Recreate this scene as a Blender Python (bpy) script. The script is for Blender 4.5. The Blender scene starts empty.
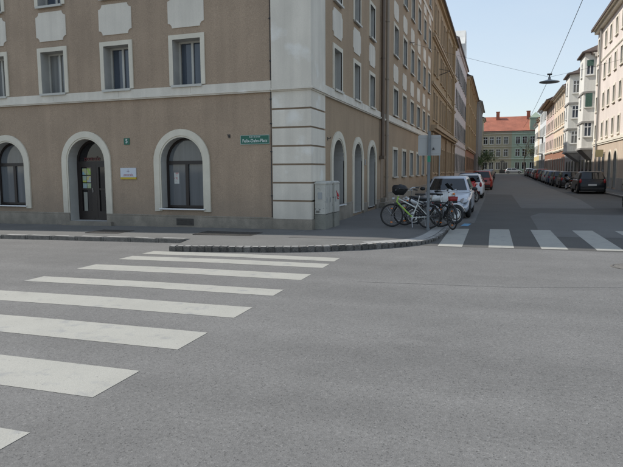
import bpy, bmesh, math, random
from mathutils import Vector, Matrix
R = math.radians
rnd = random.Random(7)
SC = bpy.context.scene
COL = SC.collection

# ---------------------------------------------------------------- camera
F_PX, PITCH, ROLL, YAW, CAM_H = 580.0, R(6.21), R(-.335), R(17.73), 1.70
fw = Vector((-math.sin(YAW)*math.cos(PITCH), math.cos(YAW)*math.cos(PITCH), -math.sin(PITCH)))
rt = Vector((math.cos(YAW), math.sin(YAW), 0)); up = rt.cross(fw)
c_, s_ = math.cos(ROLL), math.sin(ROLL)
r2 = rt*c_ + up*s_; u2 = up*c_ - rt*s_
cd = bpy.data.cameras.new('camera'); cam = bpy.data.objects.new('camera', cd); COL.objects.link(cam)
mw = Matrix.Identity(4)
for i in range(3):
    mw[i][0] = r2[i]; mw[i][1] = u2[i]; mw[i][2] = -fw[i]
mw[0][3], mw[1][3], mw[2][3] = 0, 0, CAM_H
cam.matrix_world = mw
cd.sensor_fit = 'HORIZONTAL'; cd.sensor_width = 36; cd.lens = 36*F_PX/623
cd.clip_start = .05; cd.clip_end = 3000
SC.camera = cam

# ---------------------------------------------------------------- world, sun, exposure
SUN_EL = R(44.5); SUN_AZ = R(3.0)          # towards -X, a little behind the left facade
sdir = Vector((-math.cos(SUN_AZ)*math.cos(SUN_EL), math.sin(SUN_AZ)*math.cos(SUN_EL), math.sin(SUN_EL)))
W = bpy.data.worlds.new('World'); SC.world = W; W.use_nodes = True
nt = W.node_tree; nt.nodes.clear()
sky = nt.nodes.new('ShaderNodeTexSky'); sky.sky_type = 'NISHITA'; sky.sun_disc = False
sky.sun_elevation = SUN_EL; sky.sun_rotation = math.atan2(sdir.x, sdir.y)
sky.air_density = 1.2; sky.dust_density = .7; sky.ozone_density = 1.6; sky.altitude = 350
bg = nt.nodes.new('ShaderNodeBackground'); bg.inputs[1].default_value = .13
wo = nt.nodes.new('ShaderNodeOutputWorld')
gam = nt.nodes.new('ShaderNodeGamma'); gam.inputs[1].default_value = .45      # hazy sky: little contrast between zenith and horizon
nt.links.new(sky.outputs[0], gam.inputs[0])
tint = nt.nodes.new('ShaderNodeVectorMath'); tint.operation = 'MULTIPLY'; tint.inputs[1].default_value = (1.88, 1.97, 2.08)   # white balance of a hazy sky
tc = nt.nodes.new('ShaderNodeTexCoord'); mpn = nt.nodes.new('ShaderNodeMapping'); mpn.inputs['Scale'].default_value = (1.3, 2.2, 5.)
cn = nt.nodes.new('ShaderNodeTexNoise'); cn.inputs['Scale'].default_value = 1.6; cn.inputs['Detail'].default_value = 6
nt.links.new(tc.outputs['Generated'], mpn.inputs[0]); nt.links.new(mpn.outputs[0], cn.inputs[0])
cr = nt.nodes.new('ShaderNodeMapRange'); cr.inputs[1].default_value = .42; cr.inputs[2].default_value = .75; cr.inputs[4].default_value = .30; nt.links.new(cn.outputs[0], cr.inputs[0])
cx = nt.nodes.new('ShaderNodeMix'); cx.data_type = 'RGBA'; cx.inputs[7].default_value = (2.0, 2.08, 2.15, 1)
nt.links.new(cr.outputs[0], cx.inputs[0]); nt.links.new(gam.outputs[0], cx.inputs[6]); nt.links.new(cx.outputs[2], tint.inputs[0]); nt.links.new(tint.outputs[0], bg.inputs[0]); nt.links.new(bg.outputs[0], wo.inputs[0])
sl = bpy.data.lights.new('sun', 'SUN'); sl.energy = 2.9; sl.angle = R(.5); sl.color = (1, .95, .88)
so = bpy.data.objects.new('sun', sl); COL.objects.link(so); so.location = (-30, 10, 40)
so.rotation_euler = sdir.to_track_quat('Z', 'Y').to_euler()
SC.view_settings.view_transform = 'Standard'; SC.view_settings.look = 'None'
SC.view_settings.exposure = 0.65; SC.view_settings.gamma = 1

# ---------------------------------------------------------------- materials
def mat(name, col, rough=.8, var=.0, vscale=3., fine=0., fscale=60., bump=0., bscale=80., metal=0., spec=.5, col2=None, c2scale=1.5, c2lo=.5, c2hi=.6, streak=0., coat=0., dist=.01):
    m = bpy.data.materials.new(name); m.use_nodes = True
    t = m.node_tree; N = t.nodes; L = t.links; b = N['Principled BSDF']
    b.inputs['Roughness'].default_value = rough; b.inputs['Metallic'].default_value = metal
    b.inputs['Specular IOR Level'].default_value = spec
    if coat: b.inputs['Coat Weight'].default_value = coat; b.inputs['Coat Roughness'].default_value = .05
    base = N.new('ShaderNodeRGB'); base.outputs[0].default_value = (*col, 1); out = base.outputs[0]
    if not (var or fine or bump or col2 or streak):
        L.new(out, b.inputs['Base Color']); return m
    g = N.new('ShaderNodeNewGeometry'); P = g.outputs['Position']
    def noise(sc, det=3, stretch=None, off=0):
        n = N.new('ShaderNodeTexNoise'); n.inputs['Scale'].default_value = sc; n.inputs['Detail'].default_value = det
        mp = N.new('ShaderNodeMapping'); L.new(P, mp.inputs[0]); mp.inputs['Location'].default_value = (off, off*.7, off*1.3)
        if stretch: mp.inputs['Scale'].default_value = stretch
        L.new(mp.outputs[0], n.inputs[0]); return n.outputs[0]
    def mul(c, fac, amt, lo=.3, hi=.7):
        mr = N.new('ShaderNodeMapRange'); mr.inputs[1].default_value = lo; mr.inputs[2].default_value = hi
        mr.inputs[3].default_value = 1-amt; mr.inputs[4].default_value = 1+amt*.8; L.new(fac, mr.inputs[0])
        v = N.new('ShaderNodeVectorMath'); v.operation = 'SCALE'; L.new(c, v.inputs[0]); L.new(mr.outputs[0], v.inputs['Scale'])
        return v.outputs[0]
    if col2:
        mr = N.new('ShaderNodeMapRange'); mr.inputs[1].default_value = c2lo; mr.inputs[2].default_value = c2hi
        L.new(noise(c2scale, 5, off=11), mr.inputs[0])
        mx = N.new('ShaderNodeMix'); mx.data_type = 'RGBA'; L.new(mr.outputs[0], mx.inputs[0])
        L.new(out, mx.inputs[6]); mx.inputs[7].default_value = (*col2, 1); out = mx.outputs[2]
    if var: out = mul(out, noise(vscale, 4), var)
    if streak: out = mul(out, noise(2.2, 4, (1.6, 1.6, .12), 5), streak)
    if fine: out = mul(out, noise(fscale, 2, off=3), fine)
    L.new(out, b.inputs['Base Color'])
    if bump:
        bp = N.new('ShaderNodeBump'); bp.inputs['Strength'].default_value = bump; bp.inputs['Distance'].default_value = dist
        L.new(noise(bscale, 4, off=9), bp.inputs['Height']); L.new(bp.outputs[0], b.inputs['Normal'])
    return m

M = {}
M['plaster'] = mat('brown_plaster', (.372, .280, .200), .92, var=.10, vscale=.8, fine=.17, fscale=45, bump=.5, bscale=70, streak=.09, dist=.012)
M['plaster2'] = mat('brown_plaster_street', (.375, .275, .182), .92, var=.08, vscale=.8, fine=.12, fscale=35, bump=.3, bscale=60, streak=.06)
M['stucco'] = mat('white_stucco', (.68, .63, .54), .85, var=.06, vscale=1.3, fine=.04, fscale=40, bump=.12, bscale=60, streak=.10, col2=(.76, .73, .66), c2scale=1.1, c2lo=.60, c2hi=.68)
M['trim'] = mat('cream_trim', (.66, .61, .50), .8, var=.05, fine=.04, fscale=50, bump=.1, streak=.06)
M['reveal'] = mat('grey_reveal', (.43, .42, .39), .85, var=.07, fine=.05, bump=.1)
M['plinth'] = mat('grey_plinth', (.30, .265, .215), .9, var=.12, vscale=2, fine=.15, fscale=50, bump=.35, bscale=50, streak=.12)
M['joint'] = mat('joint_plaster', (.28, .215, .155), .95, fine=.1, bump=.2)
M['brownwood'] = mat('dark_brown_paint', (.022, .016, .014), .4, fine=.08, fscale=20)
M['sash'] = mat('pale_window_paint', (.50, .49, .44), .5, var=.05)
M['white'] = mat('white_paint', (.72, .73, .73), .5, var=.04)
def glass(name, col, rough=.04, curtain=None):
    m = mat(name, col, rough, spec=.6)
    if curtain:
        t = m.node_tree; N = t.nodes; L = t.links; b = N['Principled BSDF']
        g = N.new('ShaderNodeNewGeometry'); w = N.new('ShaderNodeTexNoise'); w.inputs['Scale'].default_value = 9
        mp = N.new('ShaderNodeMapping'); mp.inputs['Scale'].default_value = (1, 1, .05); L.new(g.outputs['Position'], mp.inputs[0]); L.new(mp.outputs[0], w.inputs[0])
        mx = N.new('ShaderNodeMix'); mx.data_type = 'RGBA'; L.new(w.outputs[0], mx.inputs[0]); mx.inputs[6].default_value = (*col, 1); mx.inputs[7].default_value = (*curtain, 1)
        L.new(mx.outputs[2], b.inputs['Base Color'])
    return m
M['glass'] = glass('window_glass', (.035, .045, .06), .04, (.10, .12, .15))
M['glass_arch'] = glass('shop_glass', (.09, .10, .105), .05, (.16, .17, .18))
M['glass_dark'] = glass('dark_glass', (.014, .014, .015), .05)
M['glass_street'] = glass('street_glass', (.08, .09, .10), .12, (.18, .19, .19))
M['carglass'] = glass('car_glass', (.01, .013, .016), .03)
M['rubber'] = mat('rubber', (.018, .018, .019), .75)
M['black'] = mat('black_plastic', (.02, .02, .021), .5)
M['chrome'] = mat('steel', (.5, .5, .5), .3, metal=1)
M['steel'] = mat('galvanised_steel', (.33, .35, .36), .5, metal=.6, var=.08)
M['signback'] = mat('sign_back', (.36, .36, .35), .5, metal=.2, var=.05)
M['green'] = mat('sign_green', (.01, .115, .075), .45)
M['asphalt_patch'] = mat('dark_asphalt', (.088, .085, .078), .92, var=.1, vscale=.8, fine=.25, fscale=90, bump=.5, bscale=160, dist=.006)
M['asphalt_light'] = mat('pale_asphalt', (.135, .132, .124), .92, var=.1, vscale=.8, fine=.2, fscale=90, bump=.4, bscale=160, dist=.006)
M['pavement'] = mat('pavement_asphalt', (.14, .138, .130), .92, var=.10, vscale=1.2, fine=.2, fscale=80, bump=.4, bscale=150, dist=.006)
M['pavement_dark'] = mat('pavement_dark_asphalt', (.135, .130, .122), .92, var=.1, vscale=1, fine=.22, fscale=80, bump=.4, bscale=150, dist=.006)
M['granite'] = mat('granite', (.15, .14, .125), .85, var=.25, vscale=9, fine=.3, fscale=70, bump=.8, bscale=40, dist=.02)
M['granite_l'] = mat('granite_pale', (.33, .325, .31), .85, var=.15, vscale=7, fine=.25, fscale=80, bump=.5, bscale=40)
M['paint'] = mat('road_paint', (.345, .338, .302), .8, var=.05, vscale=2, fine=.10, fscale=110, bump=.4, bscale=150, col2=(.28, .28, .265), c2scale=5, c2lo=.58, c2hi=.72, dist=.005)
M['bluepaint'] = mat('blue_road_paint', (.12, .30, .46), .8, fine=.15)
M['iron'] = mat('cast_iron', (.085, .078, .07), .7, var=.2, vscale=10, fine=.2, bump=.4, metal=.3)
M['rooftile'] = mat('red_roof_tile', (.33, .115, .07), .85, var=.2, vscale=.6, fine=.2, fscale=6)
M['roofdark'] = mat('dark_roof', (.10, .075, .065), .85, var=.15)
M['copper'] = mat('brown_metal', (.14, .105, .08), .5, metal=.3, var=.1)
M['tanpipe'] = mat('tan_pipe', (.30, .245, .19), .5, var=.06)

def splash(m, col, z0, z1, amt):
    t = m.node_tree; N = t.nodes; L = t.links; b = N['Principled BSDF']; src = b.inputs['Base Color'].links[0].from_socket
    g = N.new('ShaderNodeNewGeometry'); sp = N.new('ShaderNodeSeparateXYZ'); L.new(g.outputs['Position'], sp.inputs[0])
    n = N.new('ShaderNodeTexNoise'); n.inputs['Scale'].default_value = 3.5; n.inputs['Detail'].default_value = 7; L.new(g.outputs['Position'], n.inputs[0])
    a = N.new('ShaderNodeMath'); a.operation = 'MULTIPLY_ADD'; L.new(n.outputs[0], a.inputs[0]); a.inputs[1].default_value = 1.1; L.new(sp.outputs[2], a.inputs[2])
    r_ = N.new('ShaderNodeMapRange'); L.new(a.outputs[0], r_.inputs[0])
    for i, v in enumerate((z0+.5, z1+.6, amt, 0.)): r_.inputs[1+i].default_value = v
    x = N.new('ShaderNodeMix'); x.data_type = 'RGBA'; L.new(r_.outputs[0], x.inputs[0]); L.new(src, x.inputs[6]); x.inputs[7].default_value = (*col, 1); L.new(x.outputs[2], b.inputs['Base Color'])
splash(M['plaster'], (.20,.165,.13), .3, 1.3, .5); splash(M['plaster2'], (.20,.165,.13), .3, 1.3, .5)
splash(M['plinth'], (.13,.12,.10), .05, .45, .6); splash(M['stucco'], (.36,.34,.30), .3, 1.5, .45); splash(M['trim'], (.36,.33,.28), .3, 1.3, .5)

# asphalt of the junction: aggregate speckle, worn patches, stain
def asphalt():
    m = mat('junction_asphalt', (.148, .147, .144), .9); t = m.node_tree; N = t.nodes; L = t.links; b = N['Principled BSDF']
    b.inputs['Specular IOR Level'].default_value = .35
    g = N.new('ShaderNodeNewGeometry'); P = g.outputs['Position']
    def nz(sc, det=4):
        n = N.new('ShaderNodeTexNoise'); n.inputs['Scale'].default_value = sc; n.inputs['Detail'].default_value = det; L.new(P, n.inputs[0]); return n.outputs[0]
    def mr(x, a, b_, c, d):
        q = N.new('ShaderNodeMapRange'); L.new(x, q.inputs[0])
        for i, v in enumerate((a, b_, c, d)): q.inputs[1+i].default_value = v
        return q.outputs[0]
    def mm(a, b_, op='MULTIPLY'):
        q = N.new('ShaderNodeMath'); q.operation = op; L.new(a, q.inputs[0]); L.new(b_, q.inputs[1]); return q.outputs[0]
    v = N.new('ShaderNodeTexVoronoi'); v.inputs['Scale'].default_value = 110; L.new(P, v.inputs[0])
    vs = N.new('ShaderNodeSeparateColor'); L.new(v.outputs['Color'], vs.inputs[0])
    sp = mr(vs.outputs[0], 0, 1, .90, 1.11)
    sp2 = mr(vs.outputs[1], .95, .98, 1.0, 1.35)
    dk = mr(vs.outputs[2], .03, .06, .6, 1.0)
    f = mm(mm(sp, sp2), dk)
    f = mm(f, mr(nz(28), .3, .7, .88, 1.12)); f = mm(f, mr(nz(.45, 5), .3, .7, .90, 1.09)); f = mm(f, mr(nz(3.2, 5), .3, .7, .95, 1.05))
    # long worn tracks running along X through the junction
    mp = N.new('ShaderNodeMapping'); mp.inputs['Scale'].default_value = (.06, 1.1, 1); L.new(P, mp.inputs[0])
    n = N.new('ShaderNodeTexNoise'); n.inputs['Scale'].default_value = 1.0; L.new(mp.outputs[0], n.inputs[0])
    f = mm(f, mr(n.outputs[0], .35, .65, .93, 1.07))
    # oil stain
    for cx, cy, rx, ry, k in ((-.60, 5.82, .34, .16, .92), (-.78, 5.45, .30, .16, .91), (-.2, 5.5, .7, .5, .96)):
        w = N.new('ShaderNodeVectorMath'); w.operation = 'SUBTRACT'; L.new(P, w.inputs[0]); w.inputs[1].default_value = (cx, cy, 0)
        w2 = N.new('ShaderNodeVectorMath'); w2.operation = 'MULTIPLY'; L.new(w.outputs[0], w2.inputs[0]); w2.inputs[1].default_value = (1/rx, 1/ry, 0)
        w3 = N.new('ShaderNodeVectorMath'); w3.operation = 'LENGTH'; L.new(w2.outputs[0], w3.inputs[0])
        d = mm(w3.outputs['Value'], mr(nz(7), .3, .7, .7, 1.3))
        f = mm(f, mr(d, .5, 1.1, k, 1.0))
    sc = N.new('ShaderNodeVectorMath'); sc.operation = 'SCALE'; sc.inputs[0].default_value = (.151, .148, .142); L.new(f, sc.inputs['Scale'])
    L.new(sc.outputs[0], b.inputs['Base Color'])
    bp = N.new('ShaderNodeBump'); bp.inputs['Strength'].default_value = .35; bp.inputs['Distance'].default_value = .006
    L.new(v.outputs['Distance'], bp.inputs['Height']); L.new(bp.outputs[0], b.inputs['Normal'])
    return m
M['asphalt'] = asphalt()

# ---------------------------------------------------------------- mesh helpers
class MB:
    def __init__(s): s.v = []; s.f = []; s.m = []; s.sm = []; s.cur = 0; s.smooth = False
    def add(s, vs, fs):
        o = len(s.v); s.v += [tuple(v) for v in vs]
        for f in fs: s.f.append([i+o for i in f]); s.m.append(s.cur); s.sm.append(s.smooth)
        return s
    def box(s, x0, x1, y0, y1, z0, z1):
        return s.add([(x0,y0,z0),(x1,y0,z0),(x1,y1,z0),(x0,y1,z0),(x0,y0,z1),(x1,y0,z1),(x1,y1,z1),(x0,y1,z1)],
                     [(0,3,2,1),(4,5,6,7),(0,1,5,4),(1,2,6,5),(2,3,7,6),(3,0,4,7)])
    def prism(s, poly, z0, z1):           # poly (x,y) counter-clockwise
        n = len(poly)
        return s.add([(p[0],p[1],z0) for p in poly]+[(p[0],p[1],z1) for p in poly],
                     [tuple(reversed(range(n))), tuple(range(n,2*n))]+[(i,(i+1)%n,(i+1)%n+n,i+n) for i in range(n)])
    def slab(s, poly, y0, y1):            # poly (x,z) in the wall plane, extruded from y0 (outer) to y1 (inner)
        n = len(poly)
        return s.add([(p[0],y0,p[1]) for p in poly]+[(p[0],y1,p[1]) for p in poly],
                     [tuple(range(n)), tuple(reversed(range(n,2*n)))]+[((i+1)%n,i,i+n,(i+1)%n+n) for i in range(n)])
    def ring(s, outer, inner, y0, y1):    # closed matching loops, (x,z)
        n = len(outer)
        vs = [(p[0],y0,p[1]) for p in outer]+[(p[0],y0,p[1]) for p in inner]+[(p[0],y1,p[1]) for p in outer]+[(p[0],y1,p[1]) for p in inner]
        fs = []
        for i in range(n):
            j = (i+1)%n
            fs += [(i,j,j+n,i+n),(j,i,i+2*n,j+2*n),(i+n,j+n,j+3*n,i+3*n)]
        return s.add(vs, fs)
    def tube(s, pts, r, n=8, cap=True, rs=None):
        pts = [Vector(p) for p in pts]; o = len(s.v); k = len(pts); vs = []; fs = []
        pn = None
        for i, p in enumerate(pts):
            d = (pts[min(i+1,k-1)]-pts[max(i-1,0)]).normalized()
            if pn is None:
                pn = d.orthogonal().normalized()
            else:
                pn = (pn - d*pn.dot(d)); pn = pn.normalized() if pn.length > 1e-6 else d.orthogonal().normalized()
            b = d.cross(pn); rr = rs[i] if rs else r
            for a in range(n):
                t = 2*math.pi*a/n; vs.append(p + (pn*math.cos(t)+b*math.sin(t))*rr)
        for i in range(k-1):
            for a in range(n):
                c = (a+1)%n; fs.append((i*n+a, i*n+c, (i+1)*n+c, (i+1)*n+a))
        if cap: fs += [tuple(reversed(range(n))), tuple(range((k-1)*n, k*n))]
        return s.add(vs, fs)
    def torus(s, c, R_, r, ax='y', n=28, m=8, sq=1.):
        vs = []; fs = []
        for i in range(n):
            a = 2*math.pi*i/n
            for j in range(m):
                b = 2*math.pi*j/m; q = R_+r*math.cos(b); h = r*sq*math.sin(b)
                p = (q*math.cos(a), h, q*math.sin(a)) if ax == 'y' else (h, q*math.cos(a), q*math.sin(a))
                vs.append((c[0]+p[0], c[1]+p[1], c[2]+p[2]))
                fs.append((i*m+j, i*m+(j+1)%m, ((i+1)%n)*m+(j+1)%m, ((i+1)%n)*m+j))
        return s.add(vs, fs)
    def cyl(s, c, r, h, ax='z', n=16, r2_=None):
        r2_ = r if r2_ is None else r2_
        vs = []
        for k, (rr, t) in enumerate(((r, -h/2), (r2_, h/2))):
            for i in range(n):
                a = 2*math.pi*i/n; u, w = rr*math.cos(a), rr*math.sin(a)
                p = {'z': (u,w,t), 'y': (u,t,w), 'x': (t,u,w)}[ax]; vs.append((c[0]+p[0],c[1]+p[1],c[2]+p[2]))
        return s.add(vs, [tuple(reversed(range(n))), tuple(range(n,2*n))]+[(i,(i+1)%n,(i+1)%n+n,i+n) for i in range(n)])
    def ell(s, c, rx, ry, rz, n=12, m=8, rot=None):
        vs = []; fs = []
        for i in range(m+1):
            t = math.pi*i/m
            for j in range(n):
                a = 2*math.pi*j/n; p = Vector((rx*math.sin(t)*math.cos(a), ry*math.sin(t)*math.sin(a), rz*math.cos(t)))
                if rot: p = rot @ p
                vs.append((c[0]+p.x, c[1]+p.y, c[2]+p.z))
        for i in range(m):
            for j in range(n): fs.append((i*n+j, (i+1)*n+j, (i+1)*n+(j+1)%n, i*n+(j+1)%n))
        return s.add(vs, fs)
    def loft(s, rings, cap=True, closed=True):
        n = len(rings[0]); vs = [p for r_ in rings for p in r_]; fs = []
        for i in range(len(rings)-1):
            for a in range(n if closed else n-1):
                c = (a+1)%n; fs.append((i*n+a, i*n+c, (i+1)*n+c, (i+1)*n+a))
        if cap: fs += [tuple(reversed(range(n))), tuple(range((len(rings)-1)*n, len(rings)*n))]
        return s.add(vs, fs)
    def mesh(s, name, mats, fix=True):
        me = bpy.data.meshes.new(name); me.from_pydata(s.v, [], s.f); me.update()
        if not isinstance(mats, (list, tuple)): mats = [mats]
        for m_ in mats: me.materials.append(m_)
        for p, mi, sm in zip(me.polygons, s.m, s.sm): p.material_index = mi; p.use_smooth = sm
        if fix:
            bm = bmesh.new(); bm.from_mesh(me); bmesh.ops.remove_doubles(bm, verts=bm.verts, dist=1e-5)
            bmesh.ops.recalc_face_normals(bm, faces=bm.faces); bm.to_mesh(me); bm.free()
        return me

def obj(name, me, parent=None, loc=(0,0,0), rz=0., label=None):
    o = bpy.data.objects.new(name, me); COL.objects.link(o)
    if parent: o.parent = parent
    o.location = loc; o.rotation_euler = (0,0,rz)
    if label: o['label'] = label
    return o
def thing(name, label, cat, loc=(0,0,0), rz=0., group=None):
    o = bpy.data.objects.new(name, None); COL.objects.link(o); o.empty_display_size = .2
    o.location = loc; o.rotation_euler = (0,0,rz); o['label'] = label; o['category'] = cat
    if group: o['group'] = group
    return o
def tag(o, label, cat, group=None):
    o['label'] = label; o['category'] = cat
    if group: o['group'] = group
    return o
def struct(name, me, loc=(0,0,0)):
    o = obj(name, me, None, loc); o['kind'] = 'structure'; return o
def kids(o): return [c for c in bpy.data.objects if c.parent == o]
def copy_tree(o, childmap, parent=None):
    c = o.copy(); COL.objects.link(c)
    if parent: c.parent = parent
    for ch in childmap.get(o.name, []): copy_tree(ch, childmap, c)
    return c
def child_map():
    d = {}
    for o in bpy.data.objects:
        if o.parent: d.setdefault(o.parent.name, []).append(o)
    return d

def gz(x, y):                                      # lie of the land
    z = 0.
    if x < -5: z -= .01*min(-5-x, 12)
    if y > 55:
        t = min((y-55)/110., 1.); z += .55*t*t*(3-2*t)
    return z

# ---------------------------------------------------------------- ground
def sheet(name, poly, dz, m, structure=True, parent=None, sub=0):
    """flat polygon following gz, dz above the ground; cut into strips along y so that it follows the rise"""
    bm = bmesh.new(); f = bm.faces.new([bm.verts.new((p[0], p[1], 0)) for p in poly]); bm.normal_update()
    if f.normal.z < 0: f.normal_flip()
    ys = [55+5*i for i in range(24)]
    for yy in ys:
        if min(p[1] for p in poly) < yy < max(p[1] for p in poly):
            bmesh.ops.bisect_plane(bm, geom=bm.verts[:]+bm.edges[:]+bm.faces[:], plane_co=(0,yy,0), plane_no=(0,1,0))
    for xx in (-17, -5):
        if min(p[0] for p in poly) < xx < max(p[0] for p in poly):
            bmesh.ops.bisect_plane(bm, geom=bm.verts[:]+bm.edges[:]+bm.faces[:], plane_co=(xx,0,0), plane_no=(1,0,0))
    if dz > .05:
        for xx in CUTS_X[2:]:
            bmesh.ops.bisect_plane(bm, geom=bm.verts[:]+bm.edges[:]+bm.faces[:], plane_co=(xx,0,0), plane_no=(1,0,0))
        for yy in CUTS_Y:
            bmesh.ops.bisect_plane(bm, geom=bm.verts[:]+bm.edges[:]+bm.faces[:], plane_co=(0,yy,0), plane_no=(0,1,0))
    for v in bm.verts: v.co.z = gz(v.co.x, v.co.y)+dz-(drop(v.co.x, v.co.y) if dz > .05 else 0)
    me = bpy.data.meshes.new(name); bm.to_mesh(me); bm.free(); me.materials.append(m)
    o = obj(name, me, parent)
    if structure and not parent: o['kind'] = 'structure'
    return o

xs = [-1500, -400, -100, -40, -17, -5, 0, 5, 20, 60, 200, 600, 1500]
ys = [-1500, -300, -60, -10, 0, 10, 20, 40, 55]+[60+5*i for i in range(22)]+[180, 260, 500, 1500]
mb = MB()
for y in ys:
    for x in xs: mb.v.append((x, y, gz(x, y)))
for j in range(len(ys)-1):
    for i in range(len(xs)-1):
        a = j*len(xs)+i; mb.f.append([a, a+1, a+1+len(xs), a+len(xs)]); mb.m.append(0); mb.sm.append(False)
struct('ground', mb.mesh('ground', M['asphalt'], False))

# street surface: darker asphalt with paler repair fields
sheet('road', [(-2.9,13.12),(7.0,13.12),(7.0,156),(-2.9,156)], .003, M['asphalt_patch'])
sheet('road_repair', [(1.12,15.6),(7,16.2),(7,23.6),(3.4,23.6),(1.6,24.0),(1.17,22.4)], .0055, M['asphalt_light'])
sheet('road_repair', [(1.03,27.0),(4.0,27.2),(4.4,35),(4.55,60),(4.6,150),(-.68,150),(-.68,41.8),(.95,41)], .0055, M['asphalt_light'])
sheet('parking_bay', [(-2.88,17.2),(-1.05,17.2),(-.75,19.5),(-.72,52),(-2.88,52)], .0055, M['asphalt_light'])
sheet('blue_road_marking', [(-1.02,17.95),(-.80,17.95),(-.74,18.8),(-.96,18.8)], .0085, M['bluepaint'])
sheet('bay_line', [(-.76,19),(-.66,19),(-.66,38),(-.76,38)], .0085, M['pavement'])

# zebra stripes of the wide crossing on the left
zs = [(10.90,11.40),(9.70,10.22),(8.40,9.0),(7.22,7.76),(5.98,6.56),(4.74,5.36),(3.52,4.12),(2.28,2.90),(1.05,1.66)]
for k, (a, b) in enumerate(zs):
    if k == 0: a, b = 10.42, 10.42
for (a, b) in [(10.36,10.80)]+[(9.60,10.06),(8.43,8.95),(7.24,7.66),(6.0,6.54),(4.75,5.36),(3.52,4.13),(2.30,2.90),(1.08,1.68)]:
    sheet('zebra_stripe', [(-7.05-.02*(11-a), a+.02),(-2.87, a),(-2.87, b),(-7.05-.02*(11-b), b+.02)], .003, M['paint'])
for k in range(-0, 8):
    x = -1.23+1.085*k
    sheet('zebra_stripe', [(x, 13.05+.06*k),(x+.53, 13.08+.06*k),(x+.50, 17.15+.10*k),(x-.02, 17.1+.10*k)], .0065, M['paint'])
# tar seams
def wear(m):
    t = m.node_tree; N = t.nodes; L = t.links; b = N['Principled BSDF']; src = b.inputs['Base Color'].links[0].from_socket
    g = N.new('ShaderNodeNewGeometry'); f = None
    for sc, lo, hi in ((26, .63, .68), (2.1, .60, .72)):
        n = N.new('ShaderNodeTexNoise'); n.inputs['Scale'].default_value = sc; n.inputs['Detail'].default_value = 6; n.inputs['Roughness'].default_value = .7; L.new(g.outputs['Position'], n.inputs[0])
        r_ = N.new('ShaderNodeMapRange'); r_.inputs[1].default_value = lo; r_.inputs[2].default_value = hi; L.new(n.outputs[0], r_.inputs[0])
        if f is None: f = r_.outputs[0]
        else:
            a = N.new('ShaderNodeMath'); a.operation = 'MULTIPLY_ADD'; L.new(r_.outputs[0], a.inputs[0]); a.inputs[1].default_value = .30; L.new(f, a.inputs[2]); a.use_clamp = True; f = a.outputs[0]
    x = N.new('ShaderNodeMix'); x.data_type = 'RGBA'; L.new(f, x.inputs[0]); L.new(src, x.inputs[6]); x.inputs[7].default_value = (.16, .16, .155, 1); L.new(x.outputs[2], b.inputs['Base Color'])
wear(M['paint'])
def strip(pts, w, name, m, dz=.004):
    for a, b in zip(pts[:-1], pts[1:]):
        d = Vector((b[0]-a[0], b[1]-a[1])).normalized(); n = Vector((-d.y, d.x))*w/2
        sheet(name, [(a[0]-n.x,a[1]-n.y),(b[0]-n.x,b[1]-n.y),(b[0]+n.x,b[1]+n.y),(a[0]+n.x,a[1]+n.y)], dz, m)
M['tar'] = mat('tar', (.128,.126,.121), .8, fine=.3, fscale=30)
#strip([(-2.4,7.6),(-1.6,7.42),(0,7.40),(1.2,7.75),(2.2,8.4),(4.5,9.4)], .022, 'tar_seam', M['tar'])
strip([(-2.0,8.55),(.2,8.75),(2.2,9.3),(6.5,10.2)], .03, 'tar_seam', M['tar'], .0018)

# ---------------------------------------------------------------- pavements
KH = .11
def ss(a, b, x):
    t = max(0., min(1., (x-a)/(b-a))); return t*t*(3-2*t)
def drop(x, y):                                    # the kerb sinks towards the crossing in the side street
    return .042*ss(-2.6, -1.45, x)*ss(11.9, 13.6, y)*(1 if y < 30 and x < 0 else 0)
CUTS_X = (-17, -5)+tuple(-2.6+.115*k for k in range(11)); CUTS_Y = tuple(11.9+.17*k for k in range(11))
P_OUT = [(-40,12.15),(-17,12.2),(-7.5,12.24),(-6.95,12.24),(-6.62,10.88),(-5.3,11.0),(-4.08,11.3),(-2.95,11.9),(-2.55,12.2),(-1.95,12.8),(-1.5,13.6),(-1.32,14.9),(-1.26,17.0),(-1.34,17.2),(-2.9,17.25)]
def arc_pts(pts, step):
    out = []; car = 0.
    for a, b in zip(pts[:-1], pts[1:]):
        a, b = Vector(a), Vector(b); L = (b-a).length; t = car
        while t < L: out.append((a+(b-a)*(t/L), (b-a).normalized())); t += step
        car = t-L
    return out
def catmull(pts, n=6):
    out = []; P = [Vector(p) for p in pts]; P = [P[0]*2-P[1]]+P+[P[-1]*2-P[-2]]
    for i in range(1, len(P)-2):
        for k in range(n):
            t = k/n; a, b, c, d = P[i-1:i+3]
            out.append(.5*((2*b)+(c-a)*t+(2*a-5*b+4*c-d)*t*t+(3*b-a-3*c+d)*t**3))
    out.append(P[-2]); return [tuple(p) for p in out]
curve = catmull(P_OUT[4:13], 5)
outline = P_OUT[:4]+curve+[(-1.36,17.2),(-2.9,17.25),(-2.9,155),(-4.8,155),(-4.8,15.2),(-6,15.2),(-30,16.4),(-40,16.5)]
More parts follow.
